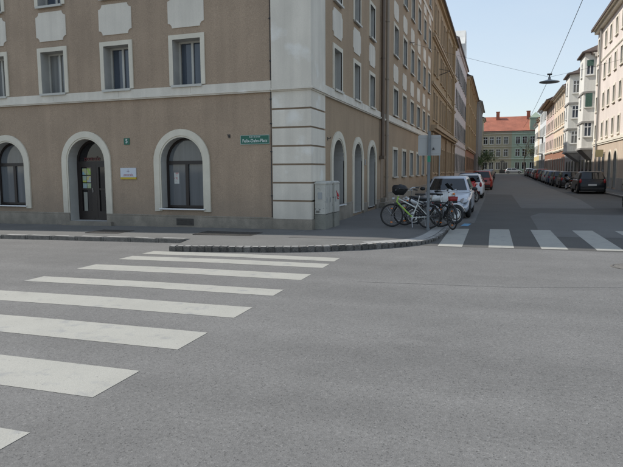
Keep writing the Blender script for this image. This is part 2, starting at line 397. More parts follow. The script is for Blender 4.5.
def pavement(name, poly, m, inset_dz=KH):
    bm = bmesh.new(); f = bm.faces.new([bm.verts.new((p[0], p[1], 0)) for p in poly]); bm.normal_update()
    if f.normal.z < 0: f.normal_flip()
    for yy in [55+5*i for i in range(24)]:
        bmesh.ops.bisect_plane(bm, geom=bm.verts[:]+bm.edges[:]+bm.faces[:], plane_co=(0,yy,0), plane_no=(0,1,0))
    for xx in CUTS_X:
        bmesh.ops.bisect_plane(bm, geom=bm.verts[:]+bm.edges[:]+bm.faces[:], plane_co=(xx,0,0), plane_no=(1,0,0))
    for yy in CUTS_Y:
        bmesh.ops.bisect_plane(bm, geom=bm.verts[:]+bm.edges[:]+bm.faces[:], plane_co=(0,yy,0), plane_no=(0,1,0))
    r = bmesh.ops.extrude_face_region(bm, geom=bm.faces[:])
    top = {v for v in r['geom'] if isinstance(v, bmesh.types.BMVert)}
    for v in bm.verts: v.co.z = gz(v.co.x, v.co.y)+(inset_dz-drop(v.co.x, v.co.y) if v in top else -.05)
    bmesh.ops.recalc_face_normals(bm, faces=bm.faces)
    me = bpy.data.meshes.new(name); bm.to_mesh(me); bm.free(); me.materials.append(m)
    return struct(name, me)
pav = pavement('pavement', outline, M['pavement'])
# granite setts round the kerb extension: each its own stone
def stone_mesh(L, Wd, H, seed):
    r_ = random.Random(seed); bm = bmesh.new(); bmesh.ops.create_cube(bm, size=1)
    bmesh.ops.bevel(bm, geom=bm.edges[:], offset=.09, segments=2, affect='EDGES')
    for v in bm.verts:
        v.co = Vector((v.co.x*L*(1+r_.uniform(-.03,.03)), v.co.y*Wd+r_.uniform(-.004,.004), v.co.z*H+r_.uniform(-.003,.003)))
    bm.normal_update(); mi = [f.normal.z > .75 for f in bm.faces]  # tops paler than the sides: sunlight on the tops put into the colour
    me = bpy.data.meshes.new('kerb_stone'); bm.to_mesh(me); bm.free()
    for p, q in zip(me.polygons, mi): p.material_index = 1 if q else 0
    return me
setts = []
for k in range(5):
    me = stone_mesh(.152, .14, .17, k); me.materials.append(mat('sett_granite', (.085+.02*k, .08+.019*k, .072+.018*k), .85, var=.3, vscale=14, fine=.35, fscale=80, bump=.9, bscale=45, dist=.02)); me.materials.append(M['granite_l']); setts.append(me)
for i, (p, d) in enumerate(arc_pts(curve[:], .168)):
    nx, ny = -d.y, d.x
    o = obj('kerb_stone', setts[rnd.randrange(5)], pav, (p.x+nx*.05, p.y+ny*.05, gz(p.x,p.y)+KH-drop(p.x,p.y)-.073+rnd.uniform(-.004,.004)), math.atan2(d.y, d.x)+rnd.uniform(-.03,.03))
longs = []
for k in range(3):
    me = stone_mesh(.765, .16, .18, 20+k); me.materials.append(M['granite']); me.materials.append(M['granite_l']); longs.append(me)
for i, (p, d) in enumerate(arc_pts([(-18,12.18),(-7.0,12.24)], .79)):
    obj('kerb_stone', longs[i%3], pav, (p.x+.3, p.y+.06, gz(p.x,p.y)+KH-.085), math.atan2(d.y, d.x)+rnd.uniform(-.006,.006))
for i, (p, d) in enumerate(arc_pts([(-2.88,17.6),(-2.88,150)], 1.0)):
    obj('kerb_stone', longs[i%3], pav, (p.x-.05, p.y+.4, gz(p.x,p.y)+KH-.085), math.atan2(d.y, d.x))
# pale gutter slabs inside the curved kerb on the street side
crv = [(-2.55,12.2),(-1.95,12.8),(-1.5,13.6),(-1.32,14.9),(-1.26,17.0)]
cc = catmull(crv, 5)
inn = []
for i, p in enumerate(cc):
    a = Vector(cc[max(i-1,0)]); b = Vector(cc[min(i+1,len(cc)-1)]); d = (b-a).normalized(); inn.append((p[0]-d.y*.40, p[1]+d.x*.40))
inn0 = []
for i, p in enumerate(cc):
    a = Vector(cc[max(i-1,0)]); b = Vector(cc[min(i+1,len(cc)-1)]); d = (b-a).normalized(); inn0.append((p[0]-d.y*.135, p[1]+d.x*.135))
sheet('pavement_border', inn0+list(reversed(inn)), KH+.008, M['granite_l'])
sheet('pavement_asphalt', [(-4.8,14.9),(-4.72,12.95),(-2.75,13.0),(-2.2,13.4),(-1.95,14.0),(-1.8,14.9),(-1.74,17.1),(-2.98,17.1),(-2.98,60),(-4.75,60)], KH+.004, M['pavement_dark'])
# facade-side joint lines in the pavement
strip([(-4.9,14.6),(-5.1,13.9),(-6.4,13.2)], .02, 'pavement_joint', M['tar'], KH+.006)
strip([(-16,14.1),(-9,13.95)], .02, 'pavement_joint', M['tar'], KH+.006)
rp_out = [(6.95,156),(6.95,21.5),(7.3,19.5),(8.4,17.9),(10.5,17.2),(40,16.9),(40,20),(10,20.5),(8.62,23),(8.62,156)]
rpav = pavement('pavement', rp_out, M['pavement'])
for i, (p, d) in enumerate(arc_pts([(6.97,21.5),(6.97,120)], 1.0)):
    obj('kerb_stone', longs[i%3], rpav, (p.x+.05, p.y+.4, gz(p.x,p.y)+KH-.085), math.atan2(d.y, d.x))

# cellar hatches and covers let into the pavement
def hatch(x0, x1, y0, y1, label, n):
    z = gz((x0+x1)/2, y0)+KH
    t = thing('cellar_hatch', label, 'cellar hatch', ((x0+x1)/2, (y0+y1)/2, z), 0)
    w, h = (x1-x0)/2, (y1-y0)/2
    m1 = MB(); m1.box(-w,w,-h,-h+.03,-.02,.014); m1.box(-w,w,h-.03,h,-.02,.014); m1.box(-w,-w+.03,-h+.03,h-.03,-.02,.014); m1.box(w-.03,w,-h+.03,h-.03,-.02,.014)
    obj('frame', m1.mesh('frame', M['iron']), t)
    pw = (2*w-.06)/n; pm = MB(); pm.box(.008, pw-.008, -h+.035, h-.035, -.02, .008)
    for k in range(9): yy = -h+.06+k*(2*h-.12)/8.; pm.box(.02, pw-.02, yy-.006, yy+.006, .0085, .012)
    me = pm.mesh('plate', M['iron'])
    for k in range(n): obj('plate', me, t, (-w+.03+k*pw, 0, 0))
hatch(-10.55, -9.55, 12.95, 13.75, 'small rusty cellar hatch in the pavement outside the arched door', 2)
hatch(-7.35, -5.75, 13.05, 13.85, 'wide rusty cellar hatch in the pavement below the green street sign', 4)
t = thing('manhole_cover', 'worn manhole cover in the road at the right edge beyond the zebra crossing', 'manhole cover', (2.28, 11.15, .0))
a = MB(); a.torus((0,0,.004), .33, .02, 'y'); a.v = [(v[0], v[2], v[1]*.2+.006) for v in a.v]; obj('rim', a.mesh('rim', M['granite']), t)
a = MB(); a.cyl((0,0,.003), .30, .008, n=28); obj('lid', a.mesh('lid', M['granite']), t)

# ---------------------------------------------------------------- walls with real openings
def arch_loop(cx, hw, z0, zs_, n=14):
    """counter-clockwise seen from outside, starting bottom left"""
    pts = [(cx-hw, z0), (cx+hw, z0), (cx+hw, zs_)]
    pts += [(cx+hw*math.cos(math.pi*k/n), zs_+hw*math.sin(math.pi*k/n)) for k in range(1, n)]
    pts += [(cx-hw, zs_)]
    return pts
def rect_loop(cx, hw, z0, z1): return [(cx-hw,z0),(cx+hw,z0),(cx+hw,z1),(cx-hw,z1)]
def wall_strip(mb, x0, x1, z0, z1, ops):
    """ops: (cx, hw, zb, zt, arch)  arch: zt = springing height"""
    x = x0
    for cx, hw, zb, zt, arch in sorted(ops):
        a, b = cx-hw, cx+hw
        if a > x+1e-4: mb.add([(x,0,z0),(a,0,z0),(a,0,z1),(x,0,z1)], [(0,1,2,3)])
        if zb > z0+1e-4: mb.add([(a,0,z0),(b,0,z0),(b,0,zb),(a,0,zb)], [(0,1,2,3)])
        if arch:
            n = 14; top = [(cx+hw*math.cos(math.pi*k/n), 0, zt+hw*math.sin(math.pi*k/n)) for k in range(n+1)]
            for k in range(n):
                p, q = top[k], top[k+1]
                mb.add([p, (p[0],0,z1), (q[0],0,z1), q], [(0,1,2,3)])
        elif z1 > zt+1e-4: mb.add([(a,0,zt),(b,0,zt),(b,0,z1),(a,0,z1)], [(0,1,2,3)])
        x = b
    if x1 > x+1e-4: mb.add([(x,0,z0),(x1,0,z0),(x1,0,z1),(x,0,z1)], [(0,1,2,3)])
def reveal_faces(mb, loop, y0, y1):
    n = len(loop)
    mb.add([(p[0],y0,p[1]) for p in loop]+[(p[0],y1,p[1]) for p in loop], [(i,(i+1)%n,(i+1)%n+n,i+n) for i in range(n)])

# ---- window kinds (origin: centre of the opening's foot on the wall plane; x along, y inwards)
def win_near(ow, oh, tw, depth, name='w', pane='glass', trimmat='trim', sill=True, mull=2, transom=None, hw_cas=.05):
    """returns dict of meshes; opening ow x oh"""
    o = ow/2; T = MB(); T.ring(rect_loop(0,o+tw,-.0,oh+tw), [(-o,0.0001),(o,0.0001),(o,oh),(-o,oh)], -.035, .0)
    sur = T.mesh('window_surround', M[trimmat])
    T = MB(); reveal_faces(T, rect_loop(0,o,0,oh), -.03, depth+.06); rev = T.mesh('reveal', M['reveal'], False)
    T = MB(); fwid = .055
    T.ring(rect_loop(0,o,0,oh), rect_loop(0,o-fwid,fwid,oh-fwid), depth, depth+.06)
    iw = 2*(o-fwid)
    for k in range(1, mull):
        xx = -iw/2+iw*k/mull; T.box(xx-.035, xx+.035, depth-.01, depth+.05, fwid, oh-fwid)
    if transom: T.box(-iw/2, iw/2, depth-.008, depth+.048, oh*transom-.03, oh*transom+.03)
    fr = T.mesh('casement', M['sash'])
    T = MB(); pw = iw/mull-.045; T.box(-pw/2, pw/2, depth+.03, depth+.04, fwid+.005, oh-fwid-.005); pn = T.mesh('pane', M[pane])
    T = MB(); T.box(-o-.03, o+.03, -.08, depth-.001, -.045, .0); T.box(-o-.05,o+.05,-.1,-.08,-.06,.004); sl_ = T.mesh('sill', M['sash'])
    return dict(sur=sur, rev=rev, fr=fr, pn=pn, sl=sl_ if sill else None, n=mull, iw=iw)
vrnd = random.Random(21); VAR = {}
M['pane_lace'] = glass('pane_with_lace_curtain', (.10,.105,.11), .06, (.30,.30,.28))
M['pane_deep'] = glass('pane_of_dark_room', (.018,.022,.028), .03)
M['pane_blind'] = glass('pane_with_pale_blind', (.34,.33,.30), .10)
def variant(me, i):
    if i == 0: return me
    key = (me.name, i)
    if key not in VAR:
        c = me.copy(); c.materials.clear(); c.materials.append(M[('pane_lace','pane_deep','pane_blind')[i-1]]); VAR[key] = c
    return VAR[key]
def put_window(k, parent, P, rz, label=None):
    w = obj('window', k['sur'], parent, P, rz, label)
    obj('reveal', k['rev'], w); obj('casement', k['fr'], w)
    v = vrnd.random()
    for i in range(k['n']):
        pn = variant(k['pn'], 0 if v < .5 else 1 if v < .75 else 2 if v < .93 or i else 3)
        obj('pane', pn, w, (-k['iw']/2+k['iw']*(i+.5)/k['n'], 0, 0))
    if k['sl']: obj('sill', k['sl'], w)
    return w

def arch_ring(mb, cx, hwo, hwi, z0, zs_, y0, y1, n=18):
    """open-bottom arched band"""
    o = [(cx-hwo,z0),(cx-hwo,zs_)]+[(cx-hwo*math.cos(math.pi*k/n), zs_+hwo*math.sin(math.pi*k/n)) for k in range(1,n)]+[(cx+hwo,zs_),(cx+hwo,z0)]
    i_ = [(cx-hwi,z0),(cx-hwi,zs_)]+[(cx-hwi*math.cos(math.pi*k/n), zs_+hwi*math.sin(math.pi*k/n)) for k in range(1,n)]+[(cx+hwi,zs_),(cx+hwi,z0)]
    vs = []; fs = []; m_ = len(o)
    for a, b in zip(o, i_): vs += [(a[0],y0,a[1]),(b[0],y0,b[1]),(b[0],y1,b[1]),(a[0],y1,a[1])]
    for k in range(m_-1):
        for e in range(4): fs.append((k*4+e, k*4+(e+1)%4, (k+1)*4+(e+1)%4, (k+1)*4+e))
    fs += [(0,1,2,3), ((m_-1)*4+3,(m_-1)*4+2,(m_-1)*4+1,(m_-1)*4)]
    mb.add(vs, fs)

def panel_mesh(w, h, n_=.13):
    h2 = w/2; pts = []
    def notch(cx, cz, a0):
        return [(cx+n_*math.cos(a0-math.pi/2*k/4), cz+n_*math.sin(a0-math.pi/2*k/4)) for k in range(5)]
    pts += notch(-h2, 0, math.pi/2)          # bottom-left: from up to right
    pts += notch(h2, 0, math.pi)
    pts += notch(h2, h, 3*math.pi/2)
    pts += notch(-h2, h, 0)
    T = MB(); T.slab(pts, -.022, .0); return T.mesh('panel', M['stucco'])

# ================================================================ corner building
C0 = Vector((-5.83, 14.84, 0)); AZL = R(-2.4)
cb = thing('corner_building', 'brown plastered apartment house on the corner with white window surrounds and white rusticated corner pier', 'building', (-5.83, 14.84, 0))
XS = -4.75
def PL(s, d=0., z=0.):          # left facade, relative to C0
    return (s*math.cos(AZL)-d*math.sin(AZL), s*math.sin(AZL)+d*math.cos(AZL), z)
def PS(y, d=0., z=0.):          # street facade (y world), d inwards
    return (XS-C0.x-d, y-C0.y, z)
EAVE = 15.6
LEFT_END = -17.3
# --- left facade
wk = win_near(.90, 1.27, .13, .30, pane='glass')
PITCH_L = 2.40; cent = [-2.61-PITCH_L*k for k in range(7)]
rows = [4.13, 6.77, 9.41, 12.05]
T = MB()
arches = [(-2.88,.70,.62,1.97,True),(-6.30,.70,.12,1.99,True),(-9.50,.70,.62,1.97,True),(-12.8,.70,.62,1.97,True),(-16.1,.70,.62,1.97,True)]
wall_strip(T, LEFT_END, .0, -.4, 3.95, arches)
zz = 3.95
for i, r_ in enumerate(rows):
    z1 = rows[i+1]-.15 if i < 3 else EAVE
    wall_strip(T, LEFT_END, 0, zz, z1, [(c, .45, r_, r_+1.27, False) for c in cent]); zz = z1
obj('wall', T.mesh('wall', M['plaster'], False), cb, (0,0,0), AZL)
pm = panel_mesh(1.16, .87)
for c in cent:
    for i, r_ in enumerate(rows):
        put_window(wk, cb, PL(c, 0, r_), AZL)
        if i < 3: obj('panel', pm, cb, PL(c, 0, r_+1.59), AZL)
# arched windows and the door
def arched_window(s, parent, P, rz, door=False, hw=.70, zb=.62, zs_=1.97, tw=.235, trimz=.53, depth=.26, sillm='white', pane='glass_arch', lab=None, nm=None):
    T = MB(); arch_ring(T, 0, hw+tw, hw+.05, trimz, zs_, -.05, 0.); T.cur = 0; arch_ring(T, 0, hw+.05, hw, trimz, zs_, -.03, .0)
    w = obj(nm or 'window', T.mesh('arch_surround', M['trim']), parent, P, rz, lab)
    T = MB(); reveal_faces(T, arch_loop(0, hw, zb, zs_), -.028, depth+.07); obj('reveal', T.mesh('reveal', M['reveal'], False), w)
    T = MB(); tz = zs_-.02; f = .075
    T.ring(arch_loop(0, hw, zb, zs_), arch_loop(0, hw-f, zb+f, zs_), depth, depth+.06)
    T.box(-hw+f, hw-f, depth-.01, depth+.05, tz-.05, tz+.05)
    T.box(-.05 if not door else -.055, .05 if not door else .055, depth-.012, depth+.048, zb+f, tz-.05)
    if door:
        for sgn in (-1, 1):
            c = sgn*(hw-f+.055)/2; wv = (hw-f-.055)/2
            T.ring(rect_loop(c, wv, zb+.02, tz-.05), rect_loop(c, wv-.085, zb+.28, tz-.14), depth-.008, depth+.04)
            T.box(c-wv+.085, c+wv-.085, depth, depth+.03, zb+.95, zb+1.01)
    obj('frame', T.mesh('frame', M['brownwood']), w)
    pr = (hw-.05-f)/2
    T = MB(); T.box(-pr, pr, depth+.03, depth+.036, zb+f*.5, tz-.03); me = T.mesh('pane', M[pane])
    for sgn in (-1, 1): obj('pane', me, w, (sgn*(pr+.05), 0, 0))
    T = MB(); pts = [(hw-f*.6, tz+.04)]+[((hw-f*.6)*math.cos(math.pi*k/14), zs_+(hw-f*.6)*math.sin(math.pi*k/14)) for k in range(1,14)]+[(-hw+f*.6, tz+.04)]
    T.slab(pts, depth+.03, depth+.036); obj('fanlight', T.mesh('fanlight', M[pane]), w)
    if not door:
        T = MB(); T.box(-hw-.06, hw+.06, -.10, depth, zb-.035, zb); obj('sill', T.mesh('sill', M[sillm]), w)
    return w
aw = [arched_window(0, cb, PL(a[0]), AZL, lab=None) for a in (arches[0], arches[2], arches[3], arches[4])]
dw = arched_window(0, cb, PL(-6.30), AZL, door=True, zb=.17, zs_=2.0, trimz=.40, depth=.36, pane='glass_dark', nm='door', lab='dark brown glazed double door with posters under the arch')
T = MB(); T.cyl((-.085, .335, 1.12), .012, .14, 'z', 8); obj('handle', T.mesh('handle', M['chrome']), dw)
cols = [(.25,.42,.48),(.35,.50,.12),(.48,.52,.10),(.55,.50,.20),(.30,.45,.30),(.42,.50,.52)]
for k in range(6):
    i, j = k%2, k//2; x = -.515+.17*i; z = 1.60-.235*j
    T = MB(); T.box(x, x+.155, .383, .386, z, z+.205); m_ = mat('poster_paper', cols[k], .7, col2=tuple(.5*c+.2 for c in cols[(k+2)%6]), c2scale=12, c2lo=.45, c2hi=.5)
    obj('poster', T.mesh('poster', m_), dw)
T = MB(); T.box(-.50,-.36,.388,.39,.45,1.05); obj('notice', T.mesh('notice', mat('curtain_cloth', (.3,.3,.26), .9)), dw)
T = MB(); T.box(-.46,-.29,.285,.288,1.33,1.66); obj('poster', T.mesh('poster', mat('pale_poster', (.55,.56,.52), .7, col2=(.5,.3,.28), c2scale=14, c2lo=.55, c2hi=.58)), aw[0])

def text(body, size, name, m, parent, loc, rot, ext=.002, align='CENTER', sx=1.):
    cu = bpy.data.curves.new(name, 'FONT'); cu.body = body; cu.size = size; cu.extrude = ext; cu.align_x = align; cu.align_y = 'CENTER'
    tmp = bpy.data.objects.new('tmp', cu); COL.objects.link(tmp)
    dg = bpy.context.evaluated_depsgraph_get(); me = bpy.data.meshes.new_from_object(tmp.evaluated_get(dg))
    bpy.data.objects.remove(tmp); me.materials.clear(); me.materials.append(m)
    o = bpy.data.objects.new(name, me); COL.objects.link(o); o.parent = parent; o.location = loc; o.rotation_euler = rot; o.scale = (sx,1,1)
    return o
M['redletter'] = mat('red_lettering', (.12,.018,.02), .6)
M['whiteletter'] = mat('white_lettering', (.75,.78,.76), .6)
text('zentrale', .19, 'lettering', M['redletter'], dw, (-.10, .368, 2.11), (R(90),0,0), .004)
# door step
T = MB(); T.box(-.95,.95,-.16,.32,-.05,.168); obj('doorstep', T.mesh('doorstep', M['plinth']), cb, PL(-6.30), AZL)
# plinth pieces between openings
def plinth(x0, x1, z1, P, rz):
    T = MB(); T.box(x0,x1,-.045,.0,-.45,z1-.0); T.box(x0,x1,-.055,0,z1,z1+.03); obj('plinth', T.mesh('plinth', M['plinth']), cb, P, rz)
plinth(-7.02+.0, LEFT_END, .38, PL(0), AZL) if False else None
plinth(LEFT_END, -7.02, .39, PL(0), AZL); plinth(-5.58, .0, .39, PL(0), AZL)
T = MB(); T.box(-.29,.29,-.052,-.046,.13,.33)
for k in range(7): T.box(-.27,.27,-.062,-.052,.15+.025*k,.16+.025*k)
obj('cellar_grille', T.mesh('cellar_grille', M['iron']), cb, PL(-2.80), AZL)
# string course
def band(x0, x1, z0, z1, P, rz, proud=.05, sep=2.4):
    n = max(1, int(round((x1-x0)/sep))); me_c = {}
    w = (x1-x0)/n
    T = MB(); T.box(0.003, w-.003, -proud, 0, z0+.045, z1); T.box(.0, w, -proud-.05, 0, z0, z0+.045); T.box(.003,w-.003,-proud-.02,0,z0-.035,z0)
    me = T.mesh('string_course', M['stucco'])
    for k in range(n):
        a = math.cos(rz), math.sin(rz); x = x0+k*w
        obj('string_course', me, cb, (P[0]+x*a[0], P[1]+x*a[1], P[2]), rz)
band(LEFT_END, -.02, 3.84, 4.10, PL(0), AZL)
# --- corner pier (front 1.09 wide, turns into the street)
def ppoly(out, y1=16.08):
    n = (math.sin(AZL), -math.cos(AZL))
    a = PL(-.0, -out); b_ = PL((XS+out-C0.x)/math.cos(AZL), -out); 
    return [(a[0],a[1]), (XS-C0.x+out, (XS-C0.x+out)*math.tan(AZL)-out), (XS-C0.x+out, y1-C0.y), (.02, y1-C0.y), (.02, .3), (a[0], .3)]
T = MB(); T.prism(ppoly(.0), -.4, EAVE); obj('pier', T.mesh('pier', M['joint']), cb)
bzs = [.39+.492*k for k in range(8)]
for k in range(7):
    T = MB(); T.prism(ppoly(.04), bzs[k]+(.0 if k == 0 else .024), bzs[k+1]-.024); obj('block', T.mesh('block', M['stucco']), cb)
T = MB(); T.prism(ppoly(.05), 4.10, 9.2); obj('pier_face', T.mesh('pier_face', M['stucco']), cb)
T = MB(); T.prism(ppoly(.05), 9.21, EAVE); obj('pier_face', T.mesh('pier_face', M['stucco']), cb)
T = MB(); T.prism(ppoly(.06), 3.885, 4.098); T.prism(ppoly(.12), 3.84, 3.885); T.prism(ppoly(.075), 3.806, 3.84); obj('string_course', T.mesh('string_course', M['stucco']), cb)
T = MB(); T.prism(ppoly(.065), -.4, .385); obj('plinth', T.mesh('plinth', M['plinth']), cb)
T = MB(); T.tube([PL(-.035,-.03,.4), PL(-.035,-.03,9.5)], .012, 6)
for z in (1.0,2.2,2.95,3.6,4.6,5.7,6.4): T.box(-.06,-.0,-.05,.0,z,z+.03)
obj('cable', T.mesh('cable', M['black']), cb)
# --- street facade section one
RZS = R(90)
T = MB()
a1 = [(17.62,.64,.62,2.03,True),(20.27,.60,.20,2.06,True),(22.70,.60,.20,2.06,True)]
wall_strip(T, 16.07, 25.5, -.4, 3.95, a1)
c1 = [17.55,20.10,22.65]; rws1 = [4.13,6.72,9.31,11.9]; zz = 3.95
for i, r_ in enumerate(rws1):
    z1 = rws1[i+1]-.15 if i < 3 else EAVE
    wall_strip(T, 16.07, 25.5, zz, z1, [(c,.43,r_,r_+1.2,False) for c in c1]); zz = z1
obj('wall', T.mesh('wall', M['plaster2'], False), cb, PS(0), RZS)
wks = win_near(.86, 1.20, .13, .16, pane='glass_street')
pms = panel_mesh(1.12, .82)
for c in c1:
    for i, r_ in enumerate(rws1):
        put_window(wks, cb, PS(c,0,r_), RZS)
        if i < 3: obj('panel', pms, cb, PS(c,0,r_+1.55), RZS)
arched_window(0, cb, PS(17.62), RZS, hw=.64, tw=.26, zb=.62, zs_=2.0, trimz=.55, depth=.45, pane='glass_dark')
arched_window(0, cb, PS(20.27), RZS, door=True, hw=.60, tw=.24, zb=.20, zs_=2.03, trimz=.22, depth=.45, pane='glass_dark', nm='door', lab='recessed dark door in the second arch of the street side')
arched_window(0, cb, PS(22.70), RZS, door=True, hw=.60, tw=.24, zb=.25, zs_=2.03, trimz=.30, depth=.45, pane='glass_dark', nm='door', lab='recessed dark door in the third arch beside the downpipes')
plinth(16.08, 19.42, .60, PS(0), RZS); plinth(21.12, 21.86, .45, PS(0), RZS); plinth(23.56, 24.3, .45, PS(0), RZS)
band(16.1, 25.5, 3.84, 4.10, PS(0), RZS)
# --- section two
T = MB(); c2 = [28.15+2.77*k for k in range(6)]
wall_strip(T, 25.5, 43.55, -.4, 3.95, [(c,.58,1.38,2.66,False) for c in c2])
rws2 = [(4.28,1.22),(7.05,1.33),(9.98,1.36),(12.85,1.25)]; zz = 3.95
for i, (r_, h_) in enumerate(rws2):
    z1 = rws2[i+1][0]-.12 if i < 3 else EAVE
    wall_strip(T, 25.5, 43.55, zz, z1, [(c,.58,r_,r_+h_,False) for c in c2]); zz = z1
obj('wall', T.mesh('wall', M['plaster2'], False), cb, PS(0), RZS)
wk2 = {h_: win_near(1.16, h_, .13, .16, pane='glass_street') for h_ in (1.22,1.33,1.36,1.25,1.28)}
pm2 = panel_mesh(1.35, .80)
for c in c2:
    put_window(wk2[1.28], cb, PS(c,0,1.38), RZS)
    for i, (r_, h_) in enumerate(rws2):
        put_window(wk2[h_], cb, PS(c,0,r_), RZS)
        if i < 3: obj('panel', pm2, cb, PS(c,0,r_+h_+.33), RZS)
band(25.5, 43.5, 3.88, 4.16, PS(0), RZS, sep=2.6)
plinth(25.9, 43.5, .66, PS(0), RZS)
T = MB(); T.box(25.5,43.5,-.06,0,12.2,12.45); obj('string_course', T.mesh('string_course', M['stucco']), cb, PS(0), RZS)
# downpipes and the joint between the two sections
T = MB(); T.tube([(24.35,-.12,2.25),(24.35,-.12,EAVE)], .085, 8); T.box(24.2,24.5,-.22,-.001,2.16,2.3); T.cyl((24.35,-.12,6.3),.1,.05,'z',10); T.cyl((24.35,-.12,9.3),.1,.05,'z',10); obj('downpipe', T.mesh('downpipe', M['copper']), cb, PS(0), RZS)
T = MB(); T.tube([(25.35,-.12,.5),(25.35,-.12,EAVE)], .075, 8); T.tube([(25.35,-.12,.12),(25.35,-.12,.55)], .095, 8)
for z in (1.4,3.2,5.6,8.0,10.4): T.cyl((25.35,-.12,z),.095,.05,'z',10)
obj('downpipe', T.mesh('downpipe', M['tanpipe']), cb, PS(0), RZS)
T = MB(); T.box(24.55,25.05,-.012,-.002,.15,EAVE); obj('recess_panel', T.mesh('recess_panel', M['joint']), cb, PS(0), RZS)
T = MB(); T.box(24.1,26.3,-.28,-.002,.0,.34); T.box(24.6,25.1,-.2,-.003,.34,.5); obj('step', T.mesh('step', M['plinth']), cb, PS(0), RZS)
# solid body behind the facades, eaves and roof
pg = [PL(LEFT_END,.55), PL(.3,.55), PS(16.3,.55), PS(43.5,.55), PS(43.5,12.), PS(27.5,12.), PL(LEFT_END,12.5)]
T = MB(); T.prism([(p[0],p[1]) for p in pg], -.4, EAVE-.02); obj('core', T.mesh('core', M['brownwood']), cb)
T = MB(); e = .5
T.prism([(-30,-.9),(XS-C0.x+e,-.28),(XS-C0.x+e,43.5-C0.y),(XS-C0.x-13,43.5-C0.y),(XS-C0.x-13,13),(-30,13)], EAVE, EAVE+.22); obj('eaves', T.mesh('eaves', M['stucco']), cb)  # unseen eaves, skewed wider towards the left to shape the pavement shadow
T = MB(); z0 = EAVE+.22; H_ = 3.6
T.add([(-17,-e,z0),(XS-C0.x+e,-e,z0),(XS-C0.x+e,28.7,z0),(-5.7,28.7,z0+H_),(-5.7,6.3,z0+H_),(-17,6.3,z0+H_),(XS-C0.x-13,28.7,z0),(XS-C0.x-13,13,z0),(-17,13,z0)],
      [(0,1,4,5),(1,2,3,4),(3,6,7,4),(4,7,8,5),(2,6,3),(0,5,8)]); obj('roof', T.mesh('roof', M['rooftile'], False), cb)
# neighbour further left (closes the row)
nb = thing('neighbour_building', 'plain brown terrace house adjoining the corner house on the left, mostly outside the view', 'building', tuple(C0+Vector(PL(LEFT_END-6.5))))
T = MB(); T.box(-6.49,6.49,.02,12,-.4,EAVE); obj('wall', T.mesh('wall', M['plaster']), nb, (0,0,0), AZL)
T = MB(); T.box(-6.49,6.49,-.3,12,EAVE,EAVE+.2); T.add([(-6.49,-.3,EAVE+.2),(6.49,-.3,EAVE+.2),(6.49,6,EAVE+3.6),(-6.49,6,EAVE+3.6),(6.49,12,EAVE+.2),(-6.49,12,EAVE+.2)],[(0,1,2,3),(2,4,5,3),(1,4,2),(0,3,5)]); obj('roof', T.mesh('roof', M['rooftile'], False), nb, (0,0,0), AZL)
for x in (-4.2,-1.4,1.4,4.2):
    for z in (1.0,4.13,6.77,9.41,12.05): put_window(wk, nb, (x*math.cos(AZL)+.0, x*math.sin(AZL)-.34, z), AZL) if False else None

# ---- things on the corner building's walls
def on_left(name, label, cat, s, z, d=0.):
    p = Vector(PL(s, d, z))+C0; return thing(name, label, cat, tuple(p), AZL)
t = on_left('street_sign', 'green street name sign with white lettering on the brown wall beside the white pier', 'street sign', -.53, 2.43)
T = MB(); T.box(-.43,.43,-.022,-.006,0,.235); obj('plate', T.mesh('plate', M['green']), t)
T = MB(); T.ring(rect_loop(0,.437,-.007,.242), rect_loop(0,.424,.006,.229), -.026, -.004); obj('rim', T.mesh('rim', mat('rim_paint', (.32,.42,.38), .5)), t)
text('Felix-Dahn-Platz', .130, 'lettering', M['whiteletter'], t, (0,-.024,.085), (R(90),0,0), .002, sx=.88)
text('G E I D O R F', .058, 'lettering', M['whiteletter'], t, (.0,-.024,.19), (R(90),0,0), .002)
t = on_left('house_number', 'small green enamel house number 5 on the wall right of the arched door', 'house number', -4.76, 2.50)
T = MB(); T.box(-.10,.10,-.02,-.004,0,.19); obj('plate', T.mesh('plate', M['green']), t)
text('5', .17, 'lettering', M['whiteletter'], t, (0,-.022,.095), (R(90),0,0), .002)
t = on_left('company_sign', 'white rectangular sign with red lettering and yellow bottom stripe right of the arched door', 'sign', -4.74, 1.47)
T = MB(); T.box(-.28,.28,-.03,-.004,.06,.34); obj('plate', T.mesh('plate', mat('sign_white', (.55,.58,.62), .5)), t)
T = MB(); T.box(-.28,.28,-.032,-.004,0,.058); obj('stripe', T.mesh('stripe', mat('sign_yellow', (.50,.36,.02), .5)), t)
text('zentrale', .095, 'lettering', mat('sign_red', (.35,.08,.08), .6), t, (0,-.032,.135), (R(90),0,0), .001, sx=1.1)
T = MB(); T.box(-.20,.20,-.0315,-.0302,.088,.096); T.box(-.06,.06,-.0315,-.0302,.236,.244); T.box(-.004,.004,-.0318,-.0302,.19,.31); T.cyl((0,-.031,.24),.018,.003,'y',10); obj('emblem', T.mesh('emblem', mat('emblem_ink', (.15,.08,.12), .6)), t)
for (s_p, zt, lab) in ((-1.32, 2.66, 'small rusty wall hook on the brown facade left of the street sign'),):
    t = on_left('wall_hook', lab, 'wall hook', s_p, zt)
    T = MB(); T.tube([(0,0,0),(0,-.08,0),(0,-.10,.05)], .012, 6); T.box(-.03,.03,-.01,0,-.05,.05); obj('hook', T.mesh('hook', M['iron']), t)
t = thing('wall_hook', 'small rusty wall hook on the street side right of the white pier', 'wall hook', (XS,16.45,2.62), RZS)
T = MB(); T.tube([(0,0,0),(0,-.08,0),(0,-.10,.05)], .012, 6); T.box(-.03,.03,-.01,0,-.05,.05); obj('hook', T.mesh('hook', M['iron']), t)
t = thing('doorbell_plate', 'small pale bell plate on the wall beside the third street arch', 'bell plate', (XS,21.5,2.0), RZS)
